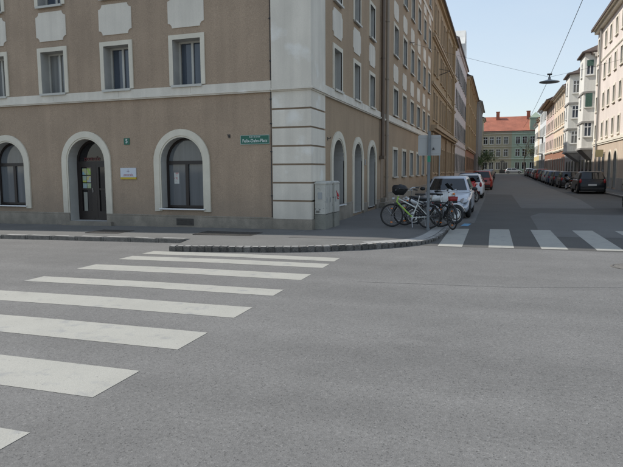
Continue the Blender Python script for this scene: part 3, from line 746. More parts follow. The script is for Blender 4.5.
T = MB(); T.box(-.08,.08,-.03,-.001,-.1,.1); obj('plate', T.mesh('plate', M['signback']), t); T = MB(); T.cyl((0,-.034,.03),.02,.01,'y',8); T.cyl((0,-.034,-.03),.02,.01,'y',8); obj('button', T.mesh('button', M['chrome']), t)

# ---------------------------------------------------------------- distribution cabinets
M['cab'] = mat('cabinet_grey', (.47,.46,.41), .7, var=.08, vscale=4, fine=.08, fscale=60, col2=(.20,.20,.19), c2scale=9, c2lo=.64, c2hi=.7, streak=.15)
M['cabbase'] = mat('cabinet_base', (.24,.235,.20), .9, var=.15, vscale=4, fine=.15, bump=.2)
def cabinet(x0,x1,y0,y1,zt,label, ndoor):
    t = thing('cable_cabinet', label, 'cabinet', ((x0+x1)/2,(y0+y1)/2,KH), 0)
    w, d = (x1-x0)/2, (y1-y0)/2; zb = .40
    T = MB(); T.box(-w,w,-d,d,-.05,zb); obj('base', T.mesh('base', M['cabbase']), t)
    T = MB(); T.box(-w+.01,w-.01,-d+.01,d-.01,zb+.012,zt-.10); obj('body', T.mesh('body', M['cab']), t)
    T = MB(); T.box(-w-.005,w+.008,-d-.005,d+.005,zt-.1,zt-.06); T.add([(-w,-d,zt-.06),(w,-d,zt-.06),(w,d,zt-.06),(-w,d,zt-.06),(-w+.04,-d+.04,zt-.03),(w-.04,-d+.04,zt-.03),(w-.04,d-.04,zt-.03),(-w+.04,d-.04,zt-.03)],[(4,5,6,7),(0,1,5,4),(1,2,6,5),(2,3,7,6),(3,0,4,7)]); obj('lid', T.mesh('lid', M['cab']), t)
    dw_ = 2*(d-.02)/ndoor
    T = MB(); T.box(w-.009,w+.006,.01,dw_-.01,zb+.03,zt-.13); me = T.mesh('door', M['cab'])
    T = MB(); T.box(w+.006,w+.02,.06,.085,.72,.86); mh = T.mesh('handle', M['steel'])
    for k in range(ndoor):
        o = obj('door', me, t, (0,-d+.02+k*dw_,0)); obj('handle', mh, o)
    T = MB(); T.box(-.06,.05,-d-.002,-d+.009,.82,1.0); obj('plate', T.mesh('plate', M['steel']), t)
    for k in range(2):
        T = MB(); T.box(-.12,-.02,-d-.002,-d+.009,.46+.03*k,.475+.03*k) ; obj('vent', T.mesh('vent', M['iron']), t)
    return t
cabinet(-4.68,-4.37,14.93,15.62,1.32,'taller worn grey cable cabinet nearer the white pier', 2)
c_b = cabinet(-4.66,-4.33,15.66,16.22,1.32,'second grey cable cabinet with red graffiti, behind the first', 1)
T = MB()
for pts in ([(-.06,.98),(-.1,1.02),(-.03,.95),(-.02,.88)],[(-.02,.88),(.05,.95),(.09,.90),(.03,.84),(.0,.88),(.07,.86),(.12,.9),(.14,.84)],[(.0,.82),(.05,.78),(.1,.8),(.14,.78)]):
    T.tube([(.173,p[0],p[1]) for p in pts], .014, 5)
obj('graffiti', T.mesh('graffiti', mat('red_spray', (.5,.03,.04), .6)), c_b)

# ---------------------------------------------------------------- generic terrace houses
def soft(mbx): return mbx
WCACHE = {}
def far_window(ow, oh, tw, trim, pane, sash, depth=.18, style=2, shutter=None, arch=False):
    key = (ow,oh,tw,trim,pane,sash,depth,style,shutter)
    if key in WCACHE: return WCACHE[key]
    o = ow/2; T = MB()
    T.ring(rect_loop(0,o+tw,-tw*.6,oh+tw), rect_loop(0,o,0,oh), -.05, 0); T.box(-o-tw-.04,o+tw+.04,-.12,0,-tw*.6-.06,-tw*.6)
    reveal_faces(T, rect_loop(0,o,0,oh), -.049, depth+.05)
    sur = T.mesh('window_surround', M[trim], False)
    T = MB(); T.ring(rect_loop(0,o,0,oh), rect_loop(0,o-.06,.06,oh-.06), depth, depth+.05)
    if style >= 2: T.box(-.04,.04,depth-.01,depth+.04,.06,oh-.06)
    if style >= 3: T.box(-o+.06,o-.06,depth-.012,depth+.038,oh*.64,oh*.64+.08)
    fr = T.mesh('frame', M[sash])
    T = MB(); T.box(-o+.05,o-.05,depth+.025,depth+.035,.05,oh-.05); pn = T.mesh('pane', M[pane])
    sh = None
    if shutter:
        T = MB()
        for k in range(int(oh*shutter/.09)): T.box(-o+.04,o-.04,depth-.05,depth-.02,oh-.09*(k+1)+.008,oh-.09*k)
        sh = T.mesh('shutter', M['shutter'])
    WCACHE[key] = (sur, fr, pn, sh); return WCACHE[key]
M['shutter'] = mat('green_shutter', (.06,.13,.10), .6)
def put_far(k, parent, P, rz):
    w = obj('window', k[0], parent, P, rz); obj('frame', k[1], w); v = vrnd.random(); obj('pane', variant(k[2], 0 if v < .55 or k[2].materials[0] == M['glass_dark'] else 1 if v < .75 else 2 if v < .92 else 3), w)
    if k[3]: obj('shutter', k[3], w)
def terrace(name, label, side, y0, y1, X, h, wall, rows_, cents, win, trim='trim', pane='glass_street', sash='white', cornices=(), base=None, basez=4.0, ov=.6, roof='roofdark', rh=3.2, depth=11., pilasters=(), base_rows=None, eavem=None, front_arches=()):
    """side 'L' faces +X, 'R' faces -X, 'E' faces -Y (then y0,y1 are X limits and X is Y)"""
    zg = gz(X, (y0+y1)/2) if side != 'E' else gz(0, X)
    if side == 'L': org = (X, (y0+y1)/2, zg); rz = R(90); loc = lambda q: (q-(y0+y1)/2)
    elif side == 'R': org = (X, (y0+y1)/2, zg); rz = R(-90); loc = lambda q: -(q-(y0+y1)/2)
    else: org = ((y0+y1)/2, X, zg); rz = 0.; loc = lambda q: (q-(y0+y1)/2)
    t = thing(name, label, 'building', org); hw = (y1-y0)/2; ca, sa = math.cos(rz), math.sin(rz)
    def W_(x, d=0., z=0.): return (x*ca-d*sa, x*sa+d*ca, z)
    ww, wh = win; cs = [loc(c) for c in cents]
    rr = sorted(rows_); T = MB(); z = -.6; B = MB()
    if base:
        bo = [(loc(c), .62, .25, 2.45, True) for c in front_arches]
        if base_rows: bo += [(c, ww/2, base_rows[0], base_rows[0]+base_rows[1], False) for c in cs]
        wall_strip(B, -hw, hw, -.6, basez, bo); z = basez
        obj('base_wall', B.mesh('base_wall', M[base], False), t, (0,0,0), rz)
    for i, r_ in enumerate(rr):
        z1 = rr[i+1]-.2 if i < len(rr)-1 else h
        wall_strip(T, -hw, hw, z, z1, [(c, ww/2, r_, r_+wh, False) for c in cs]); z = z1
    T.add([(-hw,0,-.6),(-hw,.6,-.6),(-hw,.6,h),(-hw,0,h)], [(0,1,2,3)]); T.add([(hw,0,-.6),(hw,.6,-.6),(hw,.6,h),(hw,0,h)], [(0,1,2,3)])
    obj('wall', T.mesh('wall', M[wall], False), t, (0,0,0), rz)
    T = MB(); T.box(-hw+.002,hw-.002,.45,depth,-.6,h-.01); obj('side_walls', T.mesh('side_walls', M[wall]), t, (0,0,0), rz)
    k = far_window(ww, wh, .14, trim, pane, sash, style=2 if wh < 1.6 else 3)
    for c in cs:
        for r_ in rr: put_far(k, t, W_(c,0,r_), rz)
    if base_rows:
        kb = far_window(ww, base_rows[1], .12, trim, pane, sash, style=2)
        for c in cs: put_far(kb, t, W_(c,0,base_rows[0]), rz)
    for c in front_arches: arched_window(0, t, W_(loc(c)), rz, door=True, hw=.62, tw=.16, zb=.25, zs_=2.45, trimz=.26, depth=.3, pane='glass_dark', nm='door')
    for (zc, hh, pr, mm_) in cornices:
        T = MB(); T.box(-hw,hw,-pr,0,zc,zc+hh); T.box(-hw,hw,-pr*.6,0,zc-hh*.6,zc); obj('cornice', T.mesh('cornice', M[mm_]), t, (0,0,0), rz)
    for (c, w_, z0_, z1_, pr, mm_) in pilasters:
        T = MB(); T.box(loc(c)-w_/2,loc(c)+w_/2,-pr,0,z0_,z1_); T.box(loc(c)-w_/2-.06,loc(c)+w_/2+.06,-pr-.05,0,z1_-.25,z1_-.002); obj('pilaster', T.mesh('pilaster', M[mm_]), t, (0,0,0), rz)
    T = MB(); T.box(-hw,hw,-ov,.2,h,h+.12); T.box(-hw,hw,-ov*.6,-.0,h-.25,h); obj('eaves', T.mesh('eaves', M[eavem or wall]), t, (0,0,0), rz)
    T = MB(); T.box(-hw,hw,-ov-.10,-ov-.001,h-.02,h+.2); obj('gutter', T.mesh('gutter', M['roofdark']), t, (0,0,0), rz)
    T = MB(); T.add([(-hw,-ov-.05,h+.16),(hw,-ov-.05,h+.16),(hw,depth/2,h+rh),(-hw,depth/2,h+rh),(hw,depth,h+.1),(-hw,depth,h+.1),(-hw,-ov-.05,h+.08),(hw,-ov-.05,h+.08)], [(0,1,2,3),(3,2,4,5),(1,4,2),(0,3,5),(6,7,1,0)])
    obj('roof', T.mesh('roof', M[roof], False), t, (0,0,0), rz)
    return t, W_, rz, loc

def wm(key, col, **kw): M[key] = mat(key, col, .9, var=.07, vscale=.5, fine=.06, fscale=12, streak=.08, **kw)
wm('ochre_brown', (.35,.26,.155)); wm('ochre_trim', (.40,.31,.21)); wm('ochre_base', (.31,.23,.15))
wm('pale_pink', (.58,.51,.49)); wm('ochre', (.46,.34,.20)); wm('grey_stone', (.24,.225,.21)); wm('grey_light', (.34,.33,.31)); wm('sand', (.42,.38,.28))
wm('red_base', (.34,.17,.11)); wm('rose', (.74,.66,.60)); wm('cream', (.76,.71,.60)); wm('peach_base', (.56,.46,.36)); wm('bay_white', (.74,.73,.68)); wm('stone_base', (.36,.34,.31))
wm('peach', (.74,.60,.46)); wm('red_pink', (.66,.50,.45)); wm('ice', (.68,.70,.70)); wm('chalk', (.76,.75,.70)); wm('yellow', (.62,.50,.26)); wm('beige', (.37,.33,.23)); wm('mint', (.33,.39,.29)); wm('mint_trim', (.47,.55,.45)); wm('beige_trim', (.5,.46,.37))

# left row
cs2 = [45.3,47.3,50.4,52.4,54.4,57.6,59.6,61.6,64.3,66.0]
t, W_, rz, lc = terrace('terrace_house', 'ochre brown terrace house with heavy cornices beyond the corner house on the left', 'L', 43.6, 67.2, XS+.02, 14.9, 'ochre_brown', [5.5,8.9,12.0], cs2, (.95,1.95),
    trim='ochre_trim', sash='ochre_trim', cornices=((4.7,.28,.42,'ochre_trim'),(7.95,.16,.16,'ochre_trim'),(11.3,.2,.22,'ochre_trim')), base='ochre_base', basez=4.7, base_rows=(1.5,1.9), ov=.32, eavem='ochre_brown',
    pilasters=[(43.9,.5,0,4.4,.12,'ochre_base'),(48.8,.5,0,4.4,.14,'ochre_base'),(56,.5,0,4.4,.14,'ochre_base'),(63,.5,0,4.4,.14,'ochre_base'),(67,.35,0,4.4,.12,'ochre_base'),(56,.45,5,14.4,.12,'ochre_brown'),(63,.45,5,14.4,.25,'ochre_brown')])
t, W_, rz, lc = terrace('terrace_house', 'pale pinkish white terrace house with an ornate dormer on the left side', 'L', 67.2, 90.5, XS+.02, 15.9, 'pale_pink', [5.4,8.8,12.2], [69,71.6,74.2,76.8,79.4,82,84.6,87.2,89.2], (1.05,1.9),
    trim='grey_light', cornices=((4.5,.15,.12,'pale_pink'),), base='pale_pink', basez=4.4, base_rows=(1.4,2.0), ov=.25, rh=3.6)
T = MB(); T.slab([(-2.2,15.9),(2.2,15.9),(2.2,18.2),(1.3,19.2),(.7,20.2),(-.7,20.2),(-1.3,19.2),(-2.2,18.2)], -.16, 2.5); obj('gable', T.mesh('gable', M['chalk']), t, W_(lc(83.5)), rz)
T = MB(); T.slab([(-.5,16.6),(.5,16.6),(.5,18.4),(0,18.9),(-.5,18.4)], -.19, -.15); obj('gable_window', T.mesh('gable_window', M['glass_dark']), t, W_(lc(83.5)), rz)
t, W_, rz, lc = terrace('terrace_house', 'ochre yellow terrace house with reddish ground floor far along the left side', 'L', 90.5, 122, XS+.12, 15.0, 'ochre', [5.4,8.8,11.9], [93+3.0*k for k in range(10)], (1.1,1.9),
    trim='ochre_trim', cornices=((4.6,.3,.35,'ochre_trim'),(8.0,.2,.3,'ochre'),(11.2,.2,.3,'ochre')), base='red_base', basez=4.6, base_rows=(1.4,2.0), ov=.7, eavem='ochre_trim', pilasters=[(91+6*k,.5,4.9,14.9,.35,'ochre') for k in range(6)])
t, W_, rz, lc = terrace('terrace_house', 'grey building with tall stone pilasters near the far end of the left side', 'L', 122, 146, XS+.55, 14.6, 'grey_stone', [5.2,9.2], [124+2.9*k for k in range(8)], (1.1,2.4),
    trim='grey_light', base='grey_stone', basez=4.4, base_rows=(1.2,2.0), ov=.9, eavem='grey_light', pilasters=[(122.5+2.9*k,.8,.2,14.3,.4,'grey_light') for k in range(9)])
t, W_, rz, lc = terrace('terrace_house', 'sand coloured house, the last one on the left before the cross street', 'L', 146, 156, XS+1.1, 13.2, 'sand', [5.0,8.6], [148,151,154], (1.1,2.0), trim='beige_trim', base='sand', basez=4.4, base_rows=(1.2,2.0), ov=.5)

# right row: rose house
XR = 8.6
cpk = [38.3,40.75,43.2,45.65,49.3,51.75,54.25,56.6,60.15]
t, W_, rz, lc = terrace('terrace_house', 'rose and cream terrace house at the right edge with arched ground floor openings', 'R', 34, 61.2, XR, 14.35, 'rose', [4.45,7.0,9.55,12.2], cpk, (.78,1.25),
    trim='cream', sash='white', cornices=((3.95,.22,.12,'cream'),(11.25,.10,.07,'cream')), base='peach_base', basez=3.95, ov=.55, roof='rooftile', eavem='cream', front_arches=(38,40.6,43.2,45.8,49.9,52.3), pilasters=[(58.5,.0,0,.1,.0,'cream')][:0])
T = MB(); T.box(-13.6,13.6,-.08,-.001,-.3,1.05); me = None
# plinth between arches
for a, b in ((34.05,37.1),(38.9,39.7),(41.5,42.3),(44.1,44.9),(46.7,49.0),(50.8,51.4),(53.2,61.1)):
    T = MB(); x0, x1 = sorted((lc(a), lc(b))); T.box(x0,x1,-.07,0,-.4,1.0); obj('plinth', T.mesh('plinth', M['stone_base']), t, (0,0,0), rz)
for a in (55.3,57.2):
    T = MB(); T.ring(rect_loop(0,.5,1.4,3.0), rect_loop(0,.38,1.5,2.9), -.05, 0); T.box(-.36,.36,-.02,-.002,1.52,2.88); obj('window', T.mesh('window', [M['glass_street']]), t, W_(lc(a)), rz)
T = MB(); T.tube([W_(lc(58.6),-.14,.2), W_(lc(58.6),-.14,14.3)], .09, 8); obj('downpipe', T.mesh('downpipe', M['grey_light']), t)
T = MB(); T.box(lc(58.6)-.04,lc(58.6)+.04,-.02,-.001,4.2,14.1); obj('joint_strip', T.mesh('joint_strip', M['cream']), t, (0,0,0), rz)
sg = thing('projecting_sign', 'small square yellowish shop sign projecting from the rose house', 'shop sign', (XR,54.6,3.05))
T = MB(); T.box(-.75,-.15,-.06,.06,-.35,.25); obj('panel', T.mesh('panel', mat('sign_cream', (.5,.45,.25), .5)), sg); T = MB(); T.box(-.2,0,-.02,.02,.0,.04); obj('bracket', T.mesh('bracket', M['iron']), sg)

# right row: pale grey house with two bays
t, W_, rz, lc = terrace('terrace_house', 'pale grey house with two projecting window bays and steep brown roofs on the right', 'R', 61.2, 86, XR, 12.4, 'bay_white', [4.6,7.4,10.2], [67.9,76.6,83.4], (.8,1.4),
    trim='bay_white', sash='white', base='stone_base', basez=3.1, base_rows=None, ov=.35, roof='roofdark', rh=2.6)
kb_w = far_window(.66,1.35,.06,'bay_white','glass','white',depth=-.045,style=3)
kb_s = far_window(.66,1.35,.06,'bay_white','glass','white',depth=-.045,style=3,shutter=1.0)
kb_h = far_window(.66,1.35,.06,'bay_white','glass','white',depth=-.045,style=3,shutter=.45)
def bay(yc, prj, hw_, zb, zt, wins, roofh):
    # trapezoid bay: near side faces the viewer
    y0, y1 = yc-hw_, yc+hw_
    pts = [(XR, y0), (XR-prj, y0+.35), (XR-prj, y1-.35), (XR, y1)]
    ox, oy = t.location.x, t.location.y
    P = [(p[0]-ox, p[1]-oy) for p in pts]
    T = MB(); T.prism(list(reversed(P)), zb, zt); b = obj('bay', T.mesh('bay', M['bay_white']), t)
    for z in (zb+.02, zb+2.55, zb+5.35):
        Q = [(p[0]-(.1 if i in (1,2) else 0), p[1]+(-.1 if i < 2 else .1)) for i, p in enumerate(P)]
        T = MB(); T.prism(list(reversed(Q)), z-.12, z+.06); obj('ledge', T.mesh('ledge', M['grey_light']), b)
    T = MB(); T.add([(P[0][0],P[0][1]+.3,zb-1.1),(P[3][0],P[3][1]-.3,zb-1.1),(P[0][0],P[0][1],zb-.1),(P[1][0],P[1][1],zb-.1),(P[2][0],P[2][1],zb-.1),(P[3][0],P[3][1],zb-.1)],[(0,2,3),(0,3,4,1),(1,4,5),(2,5,4,3)]); obj('corbel', T.mesh('corbel', M['grey_light']), b)
    ang = math.atan2(pts[1][1]-pts[0][1], pts[1][0]-pts[0][0])
    mx_, my_ = (P[0][0]+P[1][0])/2, (P[0][1]+P[1][1])/2
    # near face: local x axis runs from the street end towards the wall
    rzn = math.atan2(P[0][1]-P[1][1], P[0][0]-P[1][0])
    for z, k in wins:
        n = Vector((P[0][1]-P[1][1], -(P[0][0]-P[1][0]))).normalized()
        put_far(k, b, (mx_+n.x*.004, my_+n.y*.004, z), rzn)
        w = obj('window', k[0], b, (P[1][0]-.004, (P[1][1]+P[2][1])/2, z), R(-90)); obj('frame', k[1], w); obj('pane', k[2], w)
    c = ((P[0][0]+P[3][0])/2+.5, (P[0][1]+P[3][1])/2); o_ = .3
    Q = [(P[0][0],P[0][1]-o_),(P[1][0]-o_,P[1][1]-o_),(P[2][0]-o_,P[2][1]+o_),(P[3][0],P[3][1]+o_)]
    T = MB(); T.add([(q[0],q[1],zt) for q in Q]+[(c[0]+2.5,c[1]-1.2,zt+roofh),(c[0]+2.5,c[1]+1.2,zt+roofh)]+[(q[0],q[1],zt-.12) for q in Q], [(0,1,4),(1,2,5,4),(2,3,5),(6,7,1,0),(7,8,2,1),(8,9,3,2),(9,8,7,6)]); obj('bay_roof', T.mesh('bay_roof', M['roofdark']), b)
bay(63.7, .95, 2.1, 3.6, 12.7, [(4.75,kb_w),(7.55,kb_s),(10.55,kb_h)], 1.9)
bay(72.3, 1.35, 2.2, 3.5, 12.0, [(4.45,kb_w),(7.2,kb_w),(9.9,kb_w)], 1.7)
for a in (62.5,65,68,70.5,74,77,80,83):
    T = MB(); T.ring(rect_loop(0,.5,.9,2.6), rect_loop(0,.4,1.0,2.5), -.06, 0); T.box(-.39,.39,-.02,-.002,1.01,2.49); obj('window', T.mesh('window', M['glass_dark']), t, W_(lc(a)), rz)
for (yy, zz_, hh) in ((86.2,12.6,2.8),(88.5,12.4,2.0)):
    T = MB(); T.box(-.6,.6,1.2,2.4,12.0,zz_+hh); obj('chimney', T.mesh('chimney', M['rose']), t, W_(lc(min(yy,85.2)-(88.5-yy)*.0-(0 if yy > 87 else 2.8))), rz)
t, W_, rz, lc = terrace('terrace_house', 'peach plastered house beyond the house with bays on the right', 'R', 86, 104, XR, 12.6, 'peach', [4.8,8.0,10.6][:3], [88,90.8,93.6,96.4,99.2,102], (1.0,1.5),
    trim='cream', cornices=((4.2,.2,.2,'cream'),(7.4,.14,.14,'cream')), base='red_base', basez=4.1, base_rows=(1.3,1.7), ov=.5, eavem='cream', roof='rooftile')
t, W_, rz, lc = terrace('terrace_house', 'reddish pink house with a heavy dark cornice on the right side', 'R', 104, 121, XR, 12.6, 'red_pink', [4.8,8.0,10.6], [106,109,112,115,118], (1.1,1.5),
    trim='cream', cornices=((4.2,.2,.2,'cream'),(7.4,.14,.14,'cream')), base='red_base', basez=4.1, base_rows=(1.3,1.7), ov=1.2, eavem='ochre_base', roof='roofdark')
t, W_, rz, lc = terrace('terrace_house', 'ice blue white house with balconies far along the right side', 'R', 121, 138, XR, 13.6, 'ice', [4.8,8.0,11.0], [123,126,129,132,135], (1.1,1.7), trim='chalk', base='grey_light', basez=4.1, base_rows=(1.3,1.7), ov=.6, roof='grey_stone', rh=3.8)
for z in (4.3,7.6):
    T = MB(); T.box(lc(131),lc(127),-1.1,0,z,z+.12); T.box(lc(131),lc(127),-1.1,-1.06,z+.12,z+1.0); obj('balcony', T.mesh('balcony', M['grey_stone']), t, (0,0,0), rz)
t, W_, rz, lc = terrace('terrace_house', 'narrow orange house between white neighbours near the end of the right side', 'R', 138, 144.5, XR, 12.2, 'peach', [4.8,8.0], [139.5,143], (1.1,1.7), trim='cream', base='yellow', basez=4.1, base_rows=(1.3,1.7), ov=.5, roof='rooftile')
t, W_, rz, lc = terrace('terrace_house', 'chalk white end house with yellow ground floor, last on the right side', 'R', 144.5, 156, XR, 11.6, 'chalk', [4.8,8.0], [146,149,152,154.5], (1.1,1.7), trim='chalk', base='yellow', basez=4.1, base_rows=(1.3,1.7), ov=.5, roof='rooftile')

# end of the street
def end_house(label, x0, x1, wall, trim, cents, door, hz=11.3):
    t, W_, rz, lc = terrace('terrace_house', label, 'E', x0, x1, 168, hz, wall, [4.65,8.0], cents, (1.15,1.95), trim=trim, pane='glass_dark', cornices=((3.9,.22,.25,trim),(7.3,.16,.2,trim),(10.7,.2,.3,trim)), base=wall, basez=3.8, base_rows=(1.15,1.9) if not door else (1.15,1.9), ov=.5, roof='rooftile', rh=4.6, depth=14, eavem=trim)
    return t, W_, rz, lc
t1, W1, rz1, lc1 = end_house('beige ornate three storey house with red tiled roof closing the street end', -6.5, 3.45, 'beige', 'beige_trim', [-5.4,-3.4,-1.75,0.0,1.95][:5], True)
T = MB(); T.slab(arch_loop(0,.75,0,2.8), -.02,.05); obj('doorway', T.mesh('doorway', M['glass_dark']), t1, W1(lc1(1.2)), 0)
t2, W2, rz2, lc2 = end_house('mint green ornate house with red tiled roof and corner tower closing the street end', 3.45, 16, 'mint', 'mint_trim', [5.0,6.75,8.7,11,13.4], False)
for tt, xs_ in ((t1, (-4.2,-.6)), (t2, (-2.6,.4))):
    for x in xs_:
        T = MB(); T.box(-.55,.55,1.9,2.0,.0,.9)
        o = obj('skylight', T.mesh('skylight', M['glass_street']), tt, (x,-1.0,12.75)); o.rotation_euler = (R(-50),0,0)
for (tt, x) in ((t1, 1.2), (t2, -2.0), (t2, 2.8)):
    T = MB(); T.box(-.45,.45,5.2,6.2,13.5,17.0); T.box(-.55,.55,5.1,6.3,17.0,17.2); obj('chimney', T.mesh('chimney', M['rooftile']), tt, (x,0,0))
T = MB(); T.prism([(-1.4,-.35),(1.4,-.35),(1.4,2),(-1.4,2)], 11.5, 14.6); T.prism([(-1.6,-.6),(1.6,-.6),(1.6,2.2),(-1.6,2.2)], 14.6, 14.9); T.add([(-1.6,-.6,14.9),(1.6,-.6,14.9),(1.6,2.2,14.9),(-1.6,2.2,14.9),(0,.8,16.4)],[(0,1,4),(1,2,4),(2,3,4),(3,0,4)]); obj('gable', T.mesh('gable', M['mint']), t2, (-.4,0,0))

# ---------------------------------------------------------------- sign pole, wires, street lamp
t = thing('traffic_sign', 'grey steel pole with two blank sign backs side by side, next to the bicycles', 'traffic sign', (-1.76,15.86,KH-.05))
T = MB(); T.tube([(0,0,-.02),(0,0,2.66)], .040, 10); T.cyl((0,0,.03),.06,.06,'z',12); obj('pole', T.mesh('pole', mat('weathered_steel', (.17,.185,.195), .6, metal=.3, var=.1, vscale=6)), t)
def plate(x0,x1,z0,z1):
    T = MB(); r_ = .03; pts = []
    for cx, cz, a0 in ((x0+r_,z0+r_,180),(x1-r_,z0+r_,270),(x1-r_,z1-r_,0),(x0+r_,z1-r_,90)):
        pts += [(cx+r_*math.cos(R(a0+30*k)), cz+r_*math.sin(R(a0+30*k))) for k in range(4)]
    T.slab(pts, .045, .055); T.box(x0+.02,x1-.02,.038,.045,z1-.08,z1-.05); T.box(x0+.02,x1-.02,.038,.045,z0+.05,z0+.08)
    return T
obj('sign_plate', plate(-.285,-.012,2.02,2.56).mesh('sign_plate', M['signback']), t, rz=R(14)); obj('sign_plate', plate(.02,.31,2.02,2.56).mesh('sign_plate', M['signback']), t, rz=R(8))
T = MB(); T.box(.08,.14,.032,.036,2.17,2.20); T.box(.10,.12,.032,.036,2.20,2.23); obj('sticker', T.mesh('sticker', M['black']), t)
T = MB(); T.cyl((0,0,1.93),.044,.16,'z',10); obj('sticker', T.mesh('sticker', mat('green_sticker', (.02,.22,.14), .5)), t)
t = thing('traffic_sign', 'thin bare steel post standing behind the sign pole by the parked cars', 'post', (-2.95,31.5,KH))
T = MB(); T.tube([(0,0,-.02),(0,0,3.0)], .035, 8); obj('pole', T.mesh('pole', M['steel']), t); T = MB(); T.cyl((0,0,3.0),.05,.04,'z',8); obj('cap', T.mesh('cap', M['black']), t)

LP = Vector((2.5,34,6.58))
def sag(a, b, s, n=14):
    a, b = Vector(a), Vector(b); return [a+(b-a)*(k/n)-Vector((0,0,s*4*(k/n)*(1-k/n))) for k in range(n+1)]
t = thing('overhead_wires', 'thin dark wires crossing above the street and carrying the hanging lamp', 'wires')
T = MB(); T.tube(sag((XS,32.7,8.6), LP, .06), .006, 5); T.tube(sag(LP, (XR,35.5,8.2), .1), .006, 5); obj('cross_wire', T.mesh('cross_wire', M['black']), t)
T = MB(); T.tube(sag(LP, (2.2,8,7.15), .03), .010, 5); T.tube(sag((2.2,8,7.15),(2.0,-22,7.2),.3), .014, 5); T.tube(sag(LP, (3.2,86,7.4), .25), .012, 5); obj('street_wire', T.mesh('street_wire', M['black']), t)
t = thing('street_lamp', 'flat dark disc lamp hanging from the wires above the street', 'street lamp', tuple(LP))
T = MB(); T.smooth = True; prof = [(.06,.0),(.07,-.12),(.2,-.17),(.50,-.24),(.52,-.28),(.44,-.30),(.2,-.31),(.02,-.31)]
T.loft([[(r_*math.cos(2*math.pi*k/20), r_*math.sin(2*math.pi*k/20), z) for k in range(20)] for r_, z in prof]); obj('lamp_shade', T.mesh('lamp_shade', M['steel']), t)
T = MB(); T.tube([(0,0,0),(0,0,.18)], .03, 6); T.box(-.12,.12,-.03,.03,.1,.18); obj('hanger', T.mesh('hanger', M['black']), t)
t = thing('wall_bracket', 'dark wire bracket fixed high on the brown street facade', 'bracket', (XS,32.7,8.6), RZS)
T = MB(); T.tube([(0,0,0),(0,-.25,0)], .02, 6); T.box(-.06,.06,-.02,0,-.1,.1); obj('arm', T.mesh('arm', M['iron']), t)
t = thing('wall_bracket', 'dark bracket on the ochre brown house front', 'bracket', (XS,49.0,9.3), RZS)
T = MB(); T.tube([(0,0,0),(0,-.9,.3)], .03, 6); T.tube([(0,0,.5),(0,-.9,.3)], .02, 6); T.box(-.08,.08,-.03,0,-.15,.55); obj('arm', T.mesh('arm', M['iron']), t)

